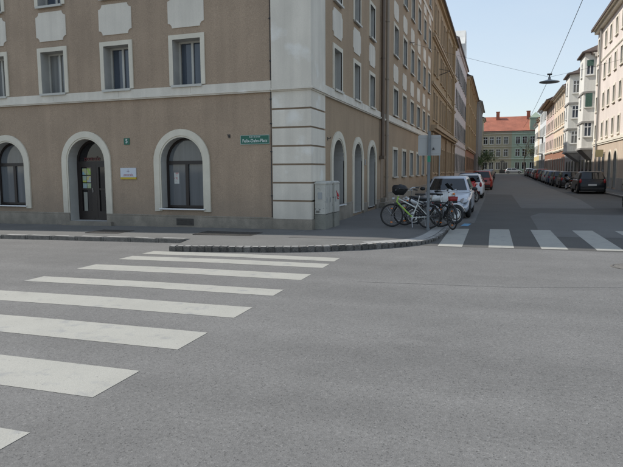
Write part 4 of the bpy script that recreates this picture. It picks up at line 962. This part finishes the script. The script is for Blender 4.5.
# ---------------------------------------------------------------- cars
def paintm(name, col, metal=.0): return mat(name, col, .28, metal=metal, coat=.35, spec=.5)
def lerp(tab, x):
    if x <= tab[0][0]: return tab[0][1]
    for (a, p), (b, q) in zip(tab[:-1], tab[1:]):
        if x <= b: return p+(q-p)*(x-a)/(b-a)
    return tab[-1][1]
M['lamp_red'] = mat('tail_lamp_red', (.35,.012,.015), .2, coat=.5); M['lamp_clear'] = mat('headlamp', (.45,.47,.5), .1, coat=.8, metal=.3); M['orange'] = mat('orange_lens', (.7,.18,.02), .3)
M['alloy'] = mat('alloy', (.42,.43,.44), .35, metal=.8); M['plateW'] = mat('number_plate', (.62,.63,.62), .5)
CAR = {}
def car_meshes(kind, L, Wd, H, col):
    """x forward, y left"""
    paint = paintm(kind+'_paint', col, .25 if kind in ('silver','blue') else 0.)
    if kind in ('black','charcoal'): paint.node_tree.nodes['Principled BSDF'].inputs['Coat Weight'].default_value = .12; paint.node_tree.nodes['Principled BSDF'].inputs['Specular IOR Level'].default_value = .3
    h = L/2; w = Wd/2; wr = .31; fx, rx = h-.80, -h+.72
    belt = .93 if H < 1.5 else .98
    suv = H >= 1.5
    top = [(-h,.62),(-h+.05,belt-.06),(-h+.25,belt+.0),(rx,belt),(h-1.45,belt-.02),(h-1.15,belt-.06),(h-.6,belt-.17),(h-.22,belt-.28),(h-.04,.52),(h,.42)]
    wid = [(-h,.80),(-h+.05,.90),(-h+.3,.97),(rx+.3,1.0),(h-1.3,1.0),(h-.7,.96),(h-.25,.87),(h-.06,.74),(h,.62)]
    n = int(L/.07); xs_ = [-h+L*i/n for i in range(n+1)]; rings = []
    for x in xs_:
        zt = lerp(top, x); ww = w*lerp(wid, x); sill = .22+(.06 if abs(x) > h-.1 else 0)
        for cx in (fx, rx):
            d = abs(x-cx)
            if d < wr+.06: sill = max(sill, wr+math.sqrt(max(0,(wr+.06)**2-d*d)))
        zt = max(zt, sill+.08) if False else zt
        mid = min(.62, zt-.04)
        lo = max(.34, sill+.01) if sill < .3 else sill
        half = [(ww*.93, sill), (ww*1.0, max(lo,sill+.005)), (ww*1.0, max(mid, lo+.01)), (ww*.985, max(zt-.10, lo+.015)), (ww*.93, max(zt-.02, lo+.02)), (ww*.6, zt+.015), (0, zt+.03)]
        ring = [(x, y, z) for y, z in half]+[(x, -y, z) for y, z in reversed(half[:-1])]
        rings.append(ring)
    T = MB(); T.smooth = True; T.loft(rings)
    body = T.mesh('body', paint)
    # underbody / wheel-house dark
    T = MB(); T.box(-h+.12,h-.12,-w+.20,w-.20,.16,.60)
    for x in (fx, rx): T.box(x-.36,x+.36,-w+.07,w-.07,.30,.70) if False else None
    und = T.mesh('underbody', M['black'])
    # greenhouse
    xb0, xf0 = (-h+.12, h-1.12)
    xb1, xf1 = (-h+.52 if not suv else -h+.42, h-1.85)
    zb = belt-.01; wb = w*.93; wt = w*.72
    def sec(z, k): # k 0..1 up
        x0 = xb0+(xb1-xb0)*k; x1 = xf0+(xf1-xf0)*k; y = wb+(wt-wb)*k; c = .10
        xm = (x0+x1)/2
        return [(x1-c*.4, -y+c, z),(x1, -y+c*2.6, z),(x1+.03,0,z),(x1, y-c*2.6, z),(x1-c*.4, y-c, z),(x1-.25,y-.01,z),(xm, y, z),(x0+.2,y-.01,z),(x0+c*.4, y-c, z),(x0, y-c*2.6, z),(x0-.02,0,z),(x0, -y+c*2.6, z),(x0+c*.4, -y+c, z),(x0+.2,-y+.01,z),(xm, -y, z),(x1-.25,-y+.01,z)]
    def inset(rg, f, z):
        cx = sum(p[0] for p in rg)/len(rg); return [(cx+(p[0]-cx)*f, p[1]*f, z) for p in rg]
    top_r = sec(H-.05, .94)
    T = MB(); T.smooth = True; T.loft([sec(zb-.06,-.05), sec(zb, 0), sec(zb+(H-.05-zb)*.48/.94,.48), top_r, inset(top_r,.955,H-.018), inset(top_r,.7,H+.004), inset(top_r,.3,H+.012)])
    cabn = T.mesh('cabin', paint)
    # glass: quads over the faces, proud
    def pt(which, k, u):
        z = zb+(H-.05-zb)*k/.94*1. if True else 0
        x0 = xb0+(xb1-xb0)*k; x1 = xf0+(xf1-xf0)*k; y = wb+(wt-wb)*k
        return x0, x1, y, z
    def endglass(front):
        T = MB(); rg = []
        for k in (.07,.48,.87):
            z = zb+(H-.05-zb)*k/.94; q = sec(z, k)
            q = q[0:5] if front else [q[12],q[11],q[10],q[9],q[8]]
            sg = 1 if front else -1; row = []
            for i, p in enumerate(q):
                row.append((p[0]+sg*.014, p[1]*(.97 if i in (0,4) else 1.), z+.006))
            rg.append(row)
        T.smooth = True; T.loft(rg, cap=False, closed=False); return T.mesh('windscreen' if front else 'rear_window', M['carglass'], False)
    wsn, rwn = endglass(True), endglass(False)
    def sideglass(a, b, lean0, lean1):
        T = MB()
        pts = []
        for k in (.10,.85):
            x0,x1,y,z = pt(0,k,0); xa = a+lean0*k; xb = b+lean1*k
            pts += [(xa,y+.004,z),(xb,y+.004,z)]
        T.add([pts[0],pts[1],pts[3],pts[2]], [(0,1,2,3)]); return T.mesh('side_window', M['carglass'], False)
    xm = (xb0+xf0)/2-.08
    sg_ = [sideglass(xb0+.30, xm-.05, (xb1-xb0)*.7, 0), sideglass(xm+.03, xf0-.22, 0, (xf1-xf0)*.9)]
    sgr = []
    for q in sg_:
        m2 = q.copy()
        for v in m2.vertices: v.co.y = -v.co.y
        sgr.append(m2)
    T = MB(); T.smooth = True; T.torus((0,0,0), wr-.065, .068, 'y', 24, 8, 1.35); tyre = T.mesh('tyre', M['rubber'])
    T = MB(); T.cyl((0,0,0), wr-.10, .10, 'y', 20); T.cur = 1
    for k in range(5):
        a = 2*math.pi*k/5; T.tube([(.04*math.cos(a),0.055,.04*math.sin(a)),((wr-.11)*math.cos(a),.065,(wr-.11)*math.sin(a))], .026, 6)
    T.cyl((0,.05,0),.05,.05,'y',10); T.torus((0,.055,0), wr-.115, .016, 'y', 20, 6)
    rim = T.mesh('rim', [M['black'], M['alloy']])
    T = MB(); T.smooth = True; zh = .66 if not suv else .72
    T.ell((0,0,0), .17, .15, .065); hl = T.mesh('headlight', M['lamp_clear'])
    T = MB(); T.smooth = True; T.ell((0,0,0), .06, .075, .16); tl = T.mesh('taillight', M['lamp_red'])
    T = MB(); T.box(-.012,.012,-.26,.26,-.055,.055); npl = T.mesh('number_plate', M['plateW'])
    T = MB(); T.smooth = True; T.ell((0,0,0), .06,.10,.07); mir = T.mesh('mirror', M['black'])
    T = MB(); T.box(-.02,.02,-.42,.42,-.06,.06); gr = T.mesh('grille', M['black'])
    T = MB(); T.box(-.05,.05,-w*.78,w*.78,-.07,.07); bl = T.mesh('bumper_insert', M['black'])
    T = MB(); T.box(-.08,.08,-.012,.012,-.015,.015); dh = T.mesh('door_handle', M['black'])
    T = MB(); T.box(-.006,.006,-.004,.004,0,.5); T.box(-1.2,1.2,-.006,.006,-.30,-.27); seam = T.mesh('door_trim', M['black'])
    return dict(body=body, und=und, cab=cabn, ws=wsn, rw=rwn, sg=sg_+sgr, tyre=tyre, rim=rim, hl=hl, tl=tl, npl=npl, mir=mir, gr=gr, bl=bl, dh=dh, seam=seam, L=L, W=Wd, H=H, fx=fx, rx=rx, wr=wr, belt=belt)
def build_car(k, kind, L, Wd, H, col, label, x, y, rz, simple=False, group='cars parked along the kerb'):
    key = (kind,L,Wd,H)
    if key not in CAR: CAR[key] = car_meshes(kind, L, Wd, H, col)
    c = CAR[key]; t = thing('parked_car', label, 'car', (x,y,gz(x,y)+.012), rz, group)
    h, w = L/2, Wd/2
    b = obj('body', c['body'], t); obj('underbody', c['und'], t); obj('cabin', c['cab'], t)
    obj('windscreen', c['ws'], t); obj('rear_window', c['rw'], t)
    for m_ in c['sg']: obj('side_window', m_, t)
    for cx in (c['fx'], c['rx']):
        for s in (-1, 1):
            o = obj('wheel', c['tyre'], t, (cx, s*(w-.115), c['wr']), 0 if s > 0 else math.pi)
            obj('rim', c['rim'], o)
    hb = c['belt']
    for s in (-1,1):
        o = obj('headlight', c['hl'], t, (h-.21, s*(w*.78-.06), hb-.31)); o.rotation_euler = (0, R(28), R(-22*s))
        obj('taillight', c['tl'], t, (-h+.065, s*(w*.90-.09), hb-.13))
        obj('mirror', c['mir'], t, (h-1.45, s*(w+.06), hb+.06))
        for dx in (-.75, .25): obj('door_handle', c['dh'], t, (dx, s*(w*.985+.005), hb-.16))
    obj('number_plate', c['npl'], t, (-h-.004, 0, .60)); obj('number_plate', c['npl'], t, (h+.01, 0, .42))
    obj('grille', c['gr'], t, (h-.035, 0, .56)); obj('bumper_insert', c['bl'], t, (-h+.045, 0, .36)); obj('bumper_insert', c['bl'], t, (h-.09, 0, .30))
    return t
DN, UP = R(-90), R(90)
XL = -1.68
build_car(0,'silver',4.1,1.74,1.44,(.50,.53,.58),'silver hatchback facing the viewer, parked behind the motorcycle', -1.70, 22.4, DN)
build_car(0,'white',4.0,1.68,1.42,(.68,.69,.70),'white hatchback seen from behind, parked ahead of the red motorcycle', -1.58, 37.0, UP)
build_car(0,'blue',4.2,1.72,1.44,(.05,.09,.16),'dark blue car parked between the white hatchback and the red estate', -1.95, 44.0, UP)
build_car(0,'red',4.4,1.80,1.58,(.30,.035,.025),'dark red estate car seen from behind on the left side', -1.25, 52.0, UP)
build_car(0,'grey',4.3,1.74,1.46,(.34,.35,.36),'light grey car parked ahead of the dark red estate', -1.3, 58.5, UP)
ys_l = [64.5,70.5,76.5,83,89.5,96,103]
nm_l = ['black car in the left row beyond the light grey one','blue car far down the left row','charcoal car deep in the left row','white car deep in the left row','dark grey car far along the left row','pale car near the end of the left row','dark car at the end of the left row']
kl = [('charcoal',4.3,1.74,1.46,(.03,.03,.033)),('blue',4.2,1.72,1.44,0),('charcoal',4.3,1.74,1.46,0),('white',4.0,1.68,1.42,0),('charcoal',4.3,1.74,1.46,0),('grey',4.3,1.74,1.46,0),('charcoal',4.3,1.74,1.46,0)]
for y, n_, k in zip(ys_l, nm_l, kl):
    build_car(0, k[0], k[1], k[2], k[3], k[4] or (.03,.03,.033), n_, -1.3+rnd.uniform(-.1,.1), y, UP)
build_car(0,'black',4.3,1.86,1.50,(.012,.014,.018),'black hatchback with red tail lights seen from behind on the right side of the street', 6.12, 45.3, UP)
build_car(0,'black',4.3,1.86,1.50,(.012,.014,.018),'black car cut off by the right edge of the view', 5.98, 25.9, UP)
ys_r = [57.2,63.2,69.2,75.6,82,88.5,95,102,109,116,123]
nm_r = ['charcoal car directly behind the black motorcycle on the right','charcoal car, second one beyond the black motorcycle on the right','dark blue car in the middle of the right row','light grey car in the middle of the right row','charcoal car parked outside the peach house','red car in the distant part of the right row','charcoal car outside the reddish pink house','white car in the distant part of the right row','dark blue car outside the ice blue house','charcoal car near the end of the right row','grey car last in the right row']
kr = ['charcoal','charcoal','blue','grey','charcoal','red','charcoal','white','blue','charcoal','grey']
DIM = {'grey':(4.3,1.74,1.46),'charcoal':(4.3,1.74,1.46),'blue':(4.2,1.72,1.44),'red':(4.4,1.80,1.58),'white':(4.0,1.68,1.42),'silver':(4.1,1.74,1.44)}
for y, n_, k in zip(ys_r, nm_r, kr): build_car(0, k, *DIM[k], (.03,.03,.033), n_, 6.0+rnd.uniform(-.1,.1), y, UP)
build_car(0,'grey',*DIM['grey'],0,'pale car standing in the cross street before the beige house', 4.0, 160.5, 0)
build_car(0,'white',*DIM['white'],0,'white car standing in the cross street before the mint green house', 8.0, 161.5, R(-70))

# ---------------------------------------------------------------- bicycles
def spokes(T, r_, n=20, w=.03):
    for k in range(n):
        a = 2*math.pi*k/n; s = 1 if k%2 else -1
        T.tube([(.02*math.cos(a+.7*s), s*w, .02*math.sin(a+.7*s)), (r_*math.cos(a),0,r_*math.sin(a))], .0018, 3, cap=False)
def bicycle(label, x, y, z, rz, cf, cr, basket=None, rack=True, redbag=False, steer=0., lean=0., pitch=0.):
    t = thing('bicycle', label, 'bicycle', (x,y,z), rz, None); t.rotation_euler = (lean,-pitch,rz)
    mf = paintm('bike_paint', cf); mr_ = paintm('bike_paint', cr); wr = .325; wb = 1.02; fx, rx = wb/2, -wb/2
    T = MB(); T.smooth = True; T.torus((0,0,0), wr-.018, .019, 'y', 36, 8); ty = T.mesh('tyre', M['rubber'])
    T = MB(); T.torus((0,0,0), wr-.042, .009, 'y', 36, 6); T.cyl((0,0,0),.022,.09,'y',10); rm = T.mesh('rim', M['iron'])
    T = MB(); spokes(T, wr-.045); sp = T.mesh('spokes', M['chrome'])
    for cx, a in ((fx, steer), (rx, 0)):
        o = obj('wheel', ty, t, (cx,0,wr), a); obj('rim', rm, o); obj('spokes', sp, o)
    bb = (-.06,0,.29); seatt = (-.20,0,.72); hb = (fx-.16,0,.86); hl = (fx-.12,0,.70)
    T = MB(); T.tube([hl, bb], .022, 8); T.tube([hl, hb], .024, 8); obj('down_tube', T.mesh('down_tube', mf), t)
    T = MB(); T.tube([(hb[0]+.01,0,.80),(-.15,0,.56)], .018, 8); T.tube([bb, seatt], .018, 8)
    for s in (-1,1): T.tube([(bb[0],s*.04,bb[2]),(rx,s*.06,wr)], .010, 6); T.tube([(-.17,s*.02,.66),(rx,s*.06,wr)], .009, 6)
    obj('frame', T.mesh('frame', mr_), t)
    T = MB(); T.tube([seatt, (-.235,0,.90)], .014, 8); obj('seat_post', T.mesh('seat_post', M['chrome']), t)
    T = MB(); T.smooth = True; T.loft([[(-.38,-.09,.92),(-.38,.09,.92),(-.38,.08,.955),(-.38,-.08,.955)],[(-.25,-.08,.90),(-.25,.08,.90),(-.25,.07,.955),(-.25,-.07,.955)],[(-.10,-.025,.915),(-.10,.025,.915),(-.10,.02,.945),(-.10,-.02,.945)]]); obj('saddle', T.mesh('saddle', M['black']), t)
    T = MB()
    for s in (-1,1): T.tube([(fx-.10,s*.045,.64),(fx-.03,s*.05,.50),(fx,s*.05,wr)], .012, 6)
    T.box(fx-.14,fx-.06,-.05,.05,.62,.68); obj('fork', T.mesh('fork', M['black']), t)
    T = MB(); T.tube([(hb[0],0,.84),(hb[0]-.02,0,1.0),(hb[0]+.05,0,1.03)], .014, 8)
    T.tube([(hb[0]-.14,-.30,1.06),(hb[0]-.02,-.22,1.07),(hb[0]+.05,-.05,1.03),(hb[0]+.05,.05,1.03),(hb[0]-.02,.22,1.07),(hb[0]-.14,.30,1.06)], .012, 8)
    for s in (-1,1): T.tube([(hb[0]-.02,s*.20,1.06),(hb[0]+.07,s*.22,1.02)], .006, 5)
    obj('handlebar', T.mesh('handlebar', M['chrome']), t)
    for s in (-1,1):
        T = MB(); T.tube([(hb[0]-.19,s*.325,1.055),(hb[0]-.08,s*.27,1.065)], .019, 8); obj('grip', T.mesh('grip', M['black']), t)
    T = MB(); T.torus((bb[0],.045,bb[2]), .085, .008, 'y', 20, 5); T.tube([(bb[0],.05,bb[2]),(bb[0]+.12,.06,bb[2]-.12)], .010, 6); T.tube([(bb[0],-.05,bb[2]),(bb[0]-.12,-.06,bb[2]+.12)], .010, 6)
    T.box(bb[0]+.07,bb[0]+.17,.06,.15,bb[2]-.135,bb[2]-.11); T.box(bb[0]-.17,bb[0]-.07,-.15,-.06,bb[2]+.11,bb[2]+.135)
    T.tube([(bb[0],.045,bb[2]+.08),(rx,.045,wr+.035)], .005, 4); T.tube([(bb[0],.045,bb[2]-.08),(rx,.045,wr-.035)], .005, 4)
    obj('crankset', T.mesh('crankset', M['black']), t)
    for cx, a0, a1, nm in ((fx,20,150,'f'),(rx,10,200,'r')):
        T = MB(); rg = []
        for k in range(12):
            a = R(a0+(a1-a0)*k/11); rr = wr+.03
            rg.append([(cx+rr*math.cos(a),-.028,wr+rr*math.sin(a)),(cx+(rr+.008)*math.cos(a),0,wr+(rr+.008)*math.sin(a)),(cx+rr*math.cos(a),.028,wr+rr*math.sin(a))])
        T.loft(rg, cap=False, closed=False); obj('mudguard', T.mesh('mudguard', M['chrome'] if sum(cf) > .5 else M['black'], False), t)
    if rack:
        T = MB()
        for s in (-1,1): T.tube([(-.22,s*.05,.70),(rx-.28,s*.06,.70)], .007, 5); T.tube([(rx,s*.06,wr),(rx-.12,s*.06,.70)], .006, 5)
        for k in range(4): T.tube([(-.32-.12*k,-.06,.70),(-.32-.12*k,.06,.70)], .006, 5)
        obj('rack', T.mesh('rack', M['black']), t)
    T = MB(); T.smooth = True; T.ell((fx-.02,0,.79), .045,.04,.04); obj('front_lamp', T.mesh('front_lamp', M['lamp_clear']), t)
    T = MB(); T.ell((rx-.30,0,.66), .02,.04,.03); obj('rear_lamp', T.mesh('rear_lamp', M['lamp_red']), t)
    T = MB()
    for cx in (fx, rx): T.box(cx-.03,cx+.03,-.014,.014,wr+.17,wr+.20) ; T.box(cx-.03,cx+.03,-.014,.014,wr-.21,wr-.18)
    obj('spoke_reflector', T.mesh('spoke_reflector', M['orange']), t)
    T = MB(); T.tube([(-.05,.05,.30),(-.10,.20,.02)], .010, 6); obj('kickstand', T.mesh('kickstand', M['chrome']), t)
    if basket:
        T = MB(); bx = hb[0]-.02
        def rg(z, a, b): return [(bx+a*math.cos(2*math.pi*k/16), b*math.sin(2*math.pi*k/16), z) for k in range(16)]
        T.smooth = True; T.loft([rg(.90,.12,.13), rg(.95,.17,.19), rg(1.06,.21,.24), rg(1.10,.20,.23), rg(1.15,.16,.19), rg(1.175,.07,.09)])
        for v in range(len(T.v)):
            p = T.v[v]; q = .016*math.sin(p[0]*37+p[2]*29)+.014*math.sin(p[1]*31); T.v[v] = (p[0]+q-.10*(p[2]-1), p[1]+q, p[2]+q*.7)
        b = obj('basket', T.mesh('basket', mat('black_cloth', (.014,.014,.015), .6, bump=.5, bscale=30)), t)
        T = MB(); T.torus((bx-.02,0,1.07), .215, .010, 'y', 24, 5); T.v = [(p[0], (p[2]-1.07)*1.12, 1.07+(p[1])) for p in T.v]; obj('basket_rim', T.mesh('basket_rim', M['black']), b)
    return t
PZ = KH
PZ = KH-.009
bicycle('white and lime green bicycle with a black bag on its handlebars, nearest the wall', -2.28, 16.06, PZ+.004, R(180+1), (.30,.50,.06), (.62,.64,.60), basket=True, lean=R(3), pitch=R(1.8))
bicycle('dark bicycle with black saddle leaning close behind the lime green one', -2.0, 16.62, PZ+.004, R(180+4), (.02,.02,.025), (.02,.02,.025), lean=R(-4), pitch=R(1.8))
b2 = bicycle('black city bicycle seen end-on at the kerb, nearest the zebra crossing', -1.36, 16.45, PZ-.022, R(-62), (.02,.02,.022), (.03,.03,.032), lean=R(3))
T = MB(); T.smooth = True; T.loft([[(x,-.10*s,z0),(x,.10*s,z0),(x,.12*s,z0+.10),(x,-.12*s,z0+.10)] for x, s, z0 in ((.42,.8,.76),(.46,1.,.74),(.56,1.,.74),(.60,.8,.76))]); t = tag(obj('handlebar_bag', T.mesh('handlebar_bag', mat('red_cloth', (.26,.02,.02), .6)), None, (-1.36,16.45,PZ+.02), R(-62)), 'small red bag strapped to the front of the black city bicycle', 'bag')

# ---------------------------------------------------------------- motorcycles
def motorcycle(label, x, y, z, rz, body, cover=False):
    t = thing('motorcycle', label, 'motorcycle', (x,y,z), rz); t.rotation_euler = (R(-6),0,rz)
    pm_ = paintm('motorcycle_paint', body); wr = .30; wb = 1.42; fx, rx = wb/2, -wb/2
    T = MB(); T.smooth = True; T.torus((0,0,0), wr-.055, .055, 'y', 28, 8); ty = T.mesh('tyre', M['rubber'])
    T = MB(); T.torus((0,0,0), wr-.10, .016, 'y', 28, 6, 2.2)
    for k in range(6):
        a = 2*math.pi*k/6; T.tube([(.03*math.cos(a),0,.03*math.sin(a)),(.20*math.cos(a),0,.20*math.sin(a))], .014, 6)
    T.cyl((0,0,0),.045,.10,'y',12); rm = T.mesh('rim', M['chrome'])
    T = MB(); T.cyl((0,-.07,0),.13,.008,'y',24); dk = T.mesh('brake_disc', M['alloy'])
    for cx in (fx, rx):
        o = obj('wheel', ty, t, (cx,0,wr)); obj('rim', rm, o); obj('brake_disc', dk, o)
    T = MB()
    for s in (-1,1): T.tube([(fx,s*.09,wr),(fx-.26,s*.09,.92)], .026, 8)
    obj('fork', T.mesh('fork', M['chrome']), t)
    T = MB(); T.smooth = True; rg = []
    for k in range(10):
        a = R(15+125*k/9); rr = wr+.035; rg.append([(fx+rr*math.cos(a),-.07,wr+rr*math.sin(a)-.02),(fx+(rr+.02)*math.cos(a),-.04,wr+(rr+.02)*math.sin(a)),(fx+(rr+.02)*math.cos(a),.04,wr+(rr+.02)*math.sin(a)),(fx+rr*math.cos(a),.07,wr+rr*math.sin(a)-.02)])
    T.loft(rg, cap=False, closed=False); obj('front_fender', T.mesh('front_fender', pm_, False), t)
    def blob(secs, name, m_):
        T = MB(); T.smooth = True; n = 12
        T.loft([[(xx, hw*math.copysign(abs(math.cos(2*math.pi*k/n))**.8, math.cos(2*math.pi*k/n)), zc+hh*math.copysign(abs(math.sin(2*math.pi*k/n))**.8, math.sin(2*math.pi*k/n))) for k in range(n)] for xx, hw, zc, hh in secs]); return obj(name, T.mesh(name, m_), t)
    blob([(.42,.05,.86,.06),(.36,.13,.86,.11),(.18,.17,.86,.13),(-.02,.15,.82,.10),(-.12,.09,.78,.05)], 'tank', pm_)
    blob([(-.08,.09,.80,.04),(-.25,.15,.79,.055),(-.50,.16,.81,.055),(-.72,.13,.86,.045),(-.80,.08,.87,.03)], 'seat', M['black'])
    blob([(-.40,.10,.68,.05),(-.62,.15,.70,.09),(-.88,.13,.78,.08),(-1.02,.07,.82,.04)], 'tail', pm_)
    blob([(.70,.05,.92,.05),(.64,.14,.93,.13),(.50,.19,.92,.19),(.36,.19,.84,.22),(.22,.16,.74,.16)], 'fairing', pm_)
    blob([(.30,.10,.45,.09),(.15,.17,.42,.15),(-.12,.18,.42,.16),(-.30,.12,.44,.12)], 'engine', M['steel'])
    T = MB(); T.tube([(.25,.16,.38),(.0,.19,.22),(-.45,.19,.26)], .03, 8); T.tube([(-.40,.19,.25),(-.95,.2,.36)], .05, 10); obj('exhaust', T.mesh('exhaust', M['chrome']), t)
    T = MB(); T.tube([(-.2,.08,.36),(rx,.08,wr)], .03, 8); T.tube([(-.2,-.08,.36),(rx,-.08,wr)], .03, 8); T.tube([(-.3,.1,.70),(rx+.06,.1,wr+.05)], .025, 8); T.tube([(.40,0,.80),(.1,0,.60),(-.25,0,.62),(-.5,0,.74)], .03, 8); obj('frame', T.mesh('frame', M['black']), t)
    T = MB(); T.tube([(.28,-.36,1.04),(.40,-.18,1.02),(.42,0,1.0),(.40,.18,1.02),(.28,.36,1.04)], .016, 8)
    for s in (-1,1): T.tube([(.26,s*.38,1.04),(.34,s*.25,1.035)], .024, 8); T.tube([(.38,s*.22,1.03),(.42,s*.34,1.18)], .007, 5)
    obj('handlebar', T.mesh('handlebar', M['black']), t)
    for s in (-1,1):
        T = MB(); T.smooth = True; T.ell((.42,s*.36,1.20),.02,.06,.04); obj('mirror', T.mesh('mirror', M['black']), t)
        T = MB(); T.smooth = True; T.ell((.58,s*.21,.93),.045,.03,.035); T.ell((-.95,s*.14,.76),.03,.03,.025); obj('indicator', T.mesh('indicator', M['orange']), t)
    T = MB(); T.smooth = True; T.loft([[(.66,-.12,1.02),(.68,0,1.03),(.66,.12,1.02)],[(.56,-.14,1.14),(.59,0,1.17),(.56,.14,1.14)],[(.46,-.11,1.25),(.49,0,1.29),(.46,.11,1.25)]], cap=False, closed=False); obj('windshield', T.mesh('windshield', M['carglass'], False), t)
    T = MB(); T.smooth = True; T.ell((.69,0,.90),.04,.09,.07); obj('headlight', T.mesh('headlight', M['lamp_clear']), t)
    T = MB(); T.box(-1.05,-1.02,-.07,.07,.72,.78); obj('taillight', T.mesh('taillight', M['lamp_red']), t)
    T = MB(); T.box(-1.02,-1.01,-.09,.09,.52,.66); obj('number_plate', T.mesh('number_plate', M['plateW']), t)
    T = MB(); T.tube([(-.05,.12,.28),(-.1,.32,.01)], .012, 6); obj('kickstand', T.mesh('kickstand', M['black']), t)
    return t
ang = math.atan2(18.75-17.75, -1.15+2.15)
motorcycle('white motorcycle with a black seat parked behind the bicycles in front of the silver hatchback', -1.80, 18.05, .012, R(34), (.64,.65,.64))
motorcycle('red motorcycle parked between the silver and the white hatchback', -1.35, 30.5, .012, R(62), (.45,.02,.02))
motorcycle('black motorcycle parked ahead of the black hatchback on the right', 5.6, 51.6, .012, R(100), (.015,.015,.016))

# ---------------------------------------------------------------- trees at the far end
def leaf_mat(name, col): 
    m = mat(name, col, .7, var=.3, vscale=2.5); return m
def tree_limbs(T, p, d, L, r_, depth, tips, rr):
    n = 4; pts = [p]; q = Vector(p); dd = Vector(d)
    for k in range(n):
        dd = (dd+Vector((rr.uniform(-.18,.18), rr.uniform(-.18,.18), rr.uniform(-.04,.12)))).normalized(); q = q+dd*(L/n); pts.append(q.copy())
    T.tube(pts, r_, 6 if r_ > .03 else 4, rs=[r_*(1-.45*k/n) for k in range(n+1)])
    if depth == 0: tips.append(q); return
    for k in range(rr.choice((3,4)) if depth > 1 else 4):
        b = pts[rr.choice((2,3,4))]; a = rr.uniform(0,2*math.pi); sp_ = rr.uniform(.45,.95)
        nd = (dd+Vector((math.cos(a),math.sin(a),rr.uniform(-.1,.35)))*sp_).normalized()
        tree_limbs(T, b, nd, L*rr.uniform(.6,.8), r_*.5, depth-1, tips, rr)
def tree(label, x, y, h, leaves, seed, col=(.07,.11,.03), cat='tree'):
    rr = random.Random(seed); t = thing('street_tree', label, cat, (x,y,gz(x,y))); T = MB(); tips = []
    tree_limbs(T, Vector((0,0,-.1)), Vector((0,0,1)), h*.42, h*.02, 4, tips, rr)
    obj('trunk', T.mesh('trunk', mat('bark', (.09,.075,.06), .9, var=.2, vscale=8)), t)
    if leaves:
        T = MB()
        for tp in tips:
            for _ in range(leaves):
                c = tp+Vector((rr.gauss(0,.45), rr.gauss(0,.45), rr.gauss(0,.4))); s = rr.uniform(.07,.14)
                u = Vector((rr.gauss(0,1),rr.gauss(0,1),rr.gauss(0,1))).normalized(); v = u.orthogonal().normalized()
                T.add([c-u*s-v*s*.5, c+u*s-v*s*.5, c+u*s+v*s*.5, c-u*s+v*s*.5], [(0,1,2,3)])
        o = obj('crown', T.mesh('crown', leaf_mat('leaves', col), False), t)
tree('small leafy green tree at the far end of the left pavement', -3.6, 124, 4.3, 8, 3)
tree('second small green tree at the end of the left pavement', -3.4, 140, 4.8, 8, 5)
tree('bare branched tree standing before the mint green house', 6.6, 160, 9.5, 0, 11)
tree('thin budding tree beside the bare one at the street end', 9.3, 158.5, 7.5, 2, 12, (.12,.13,.05))
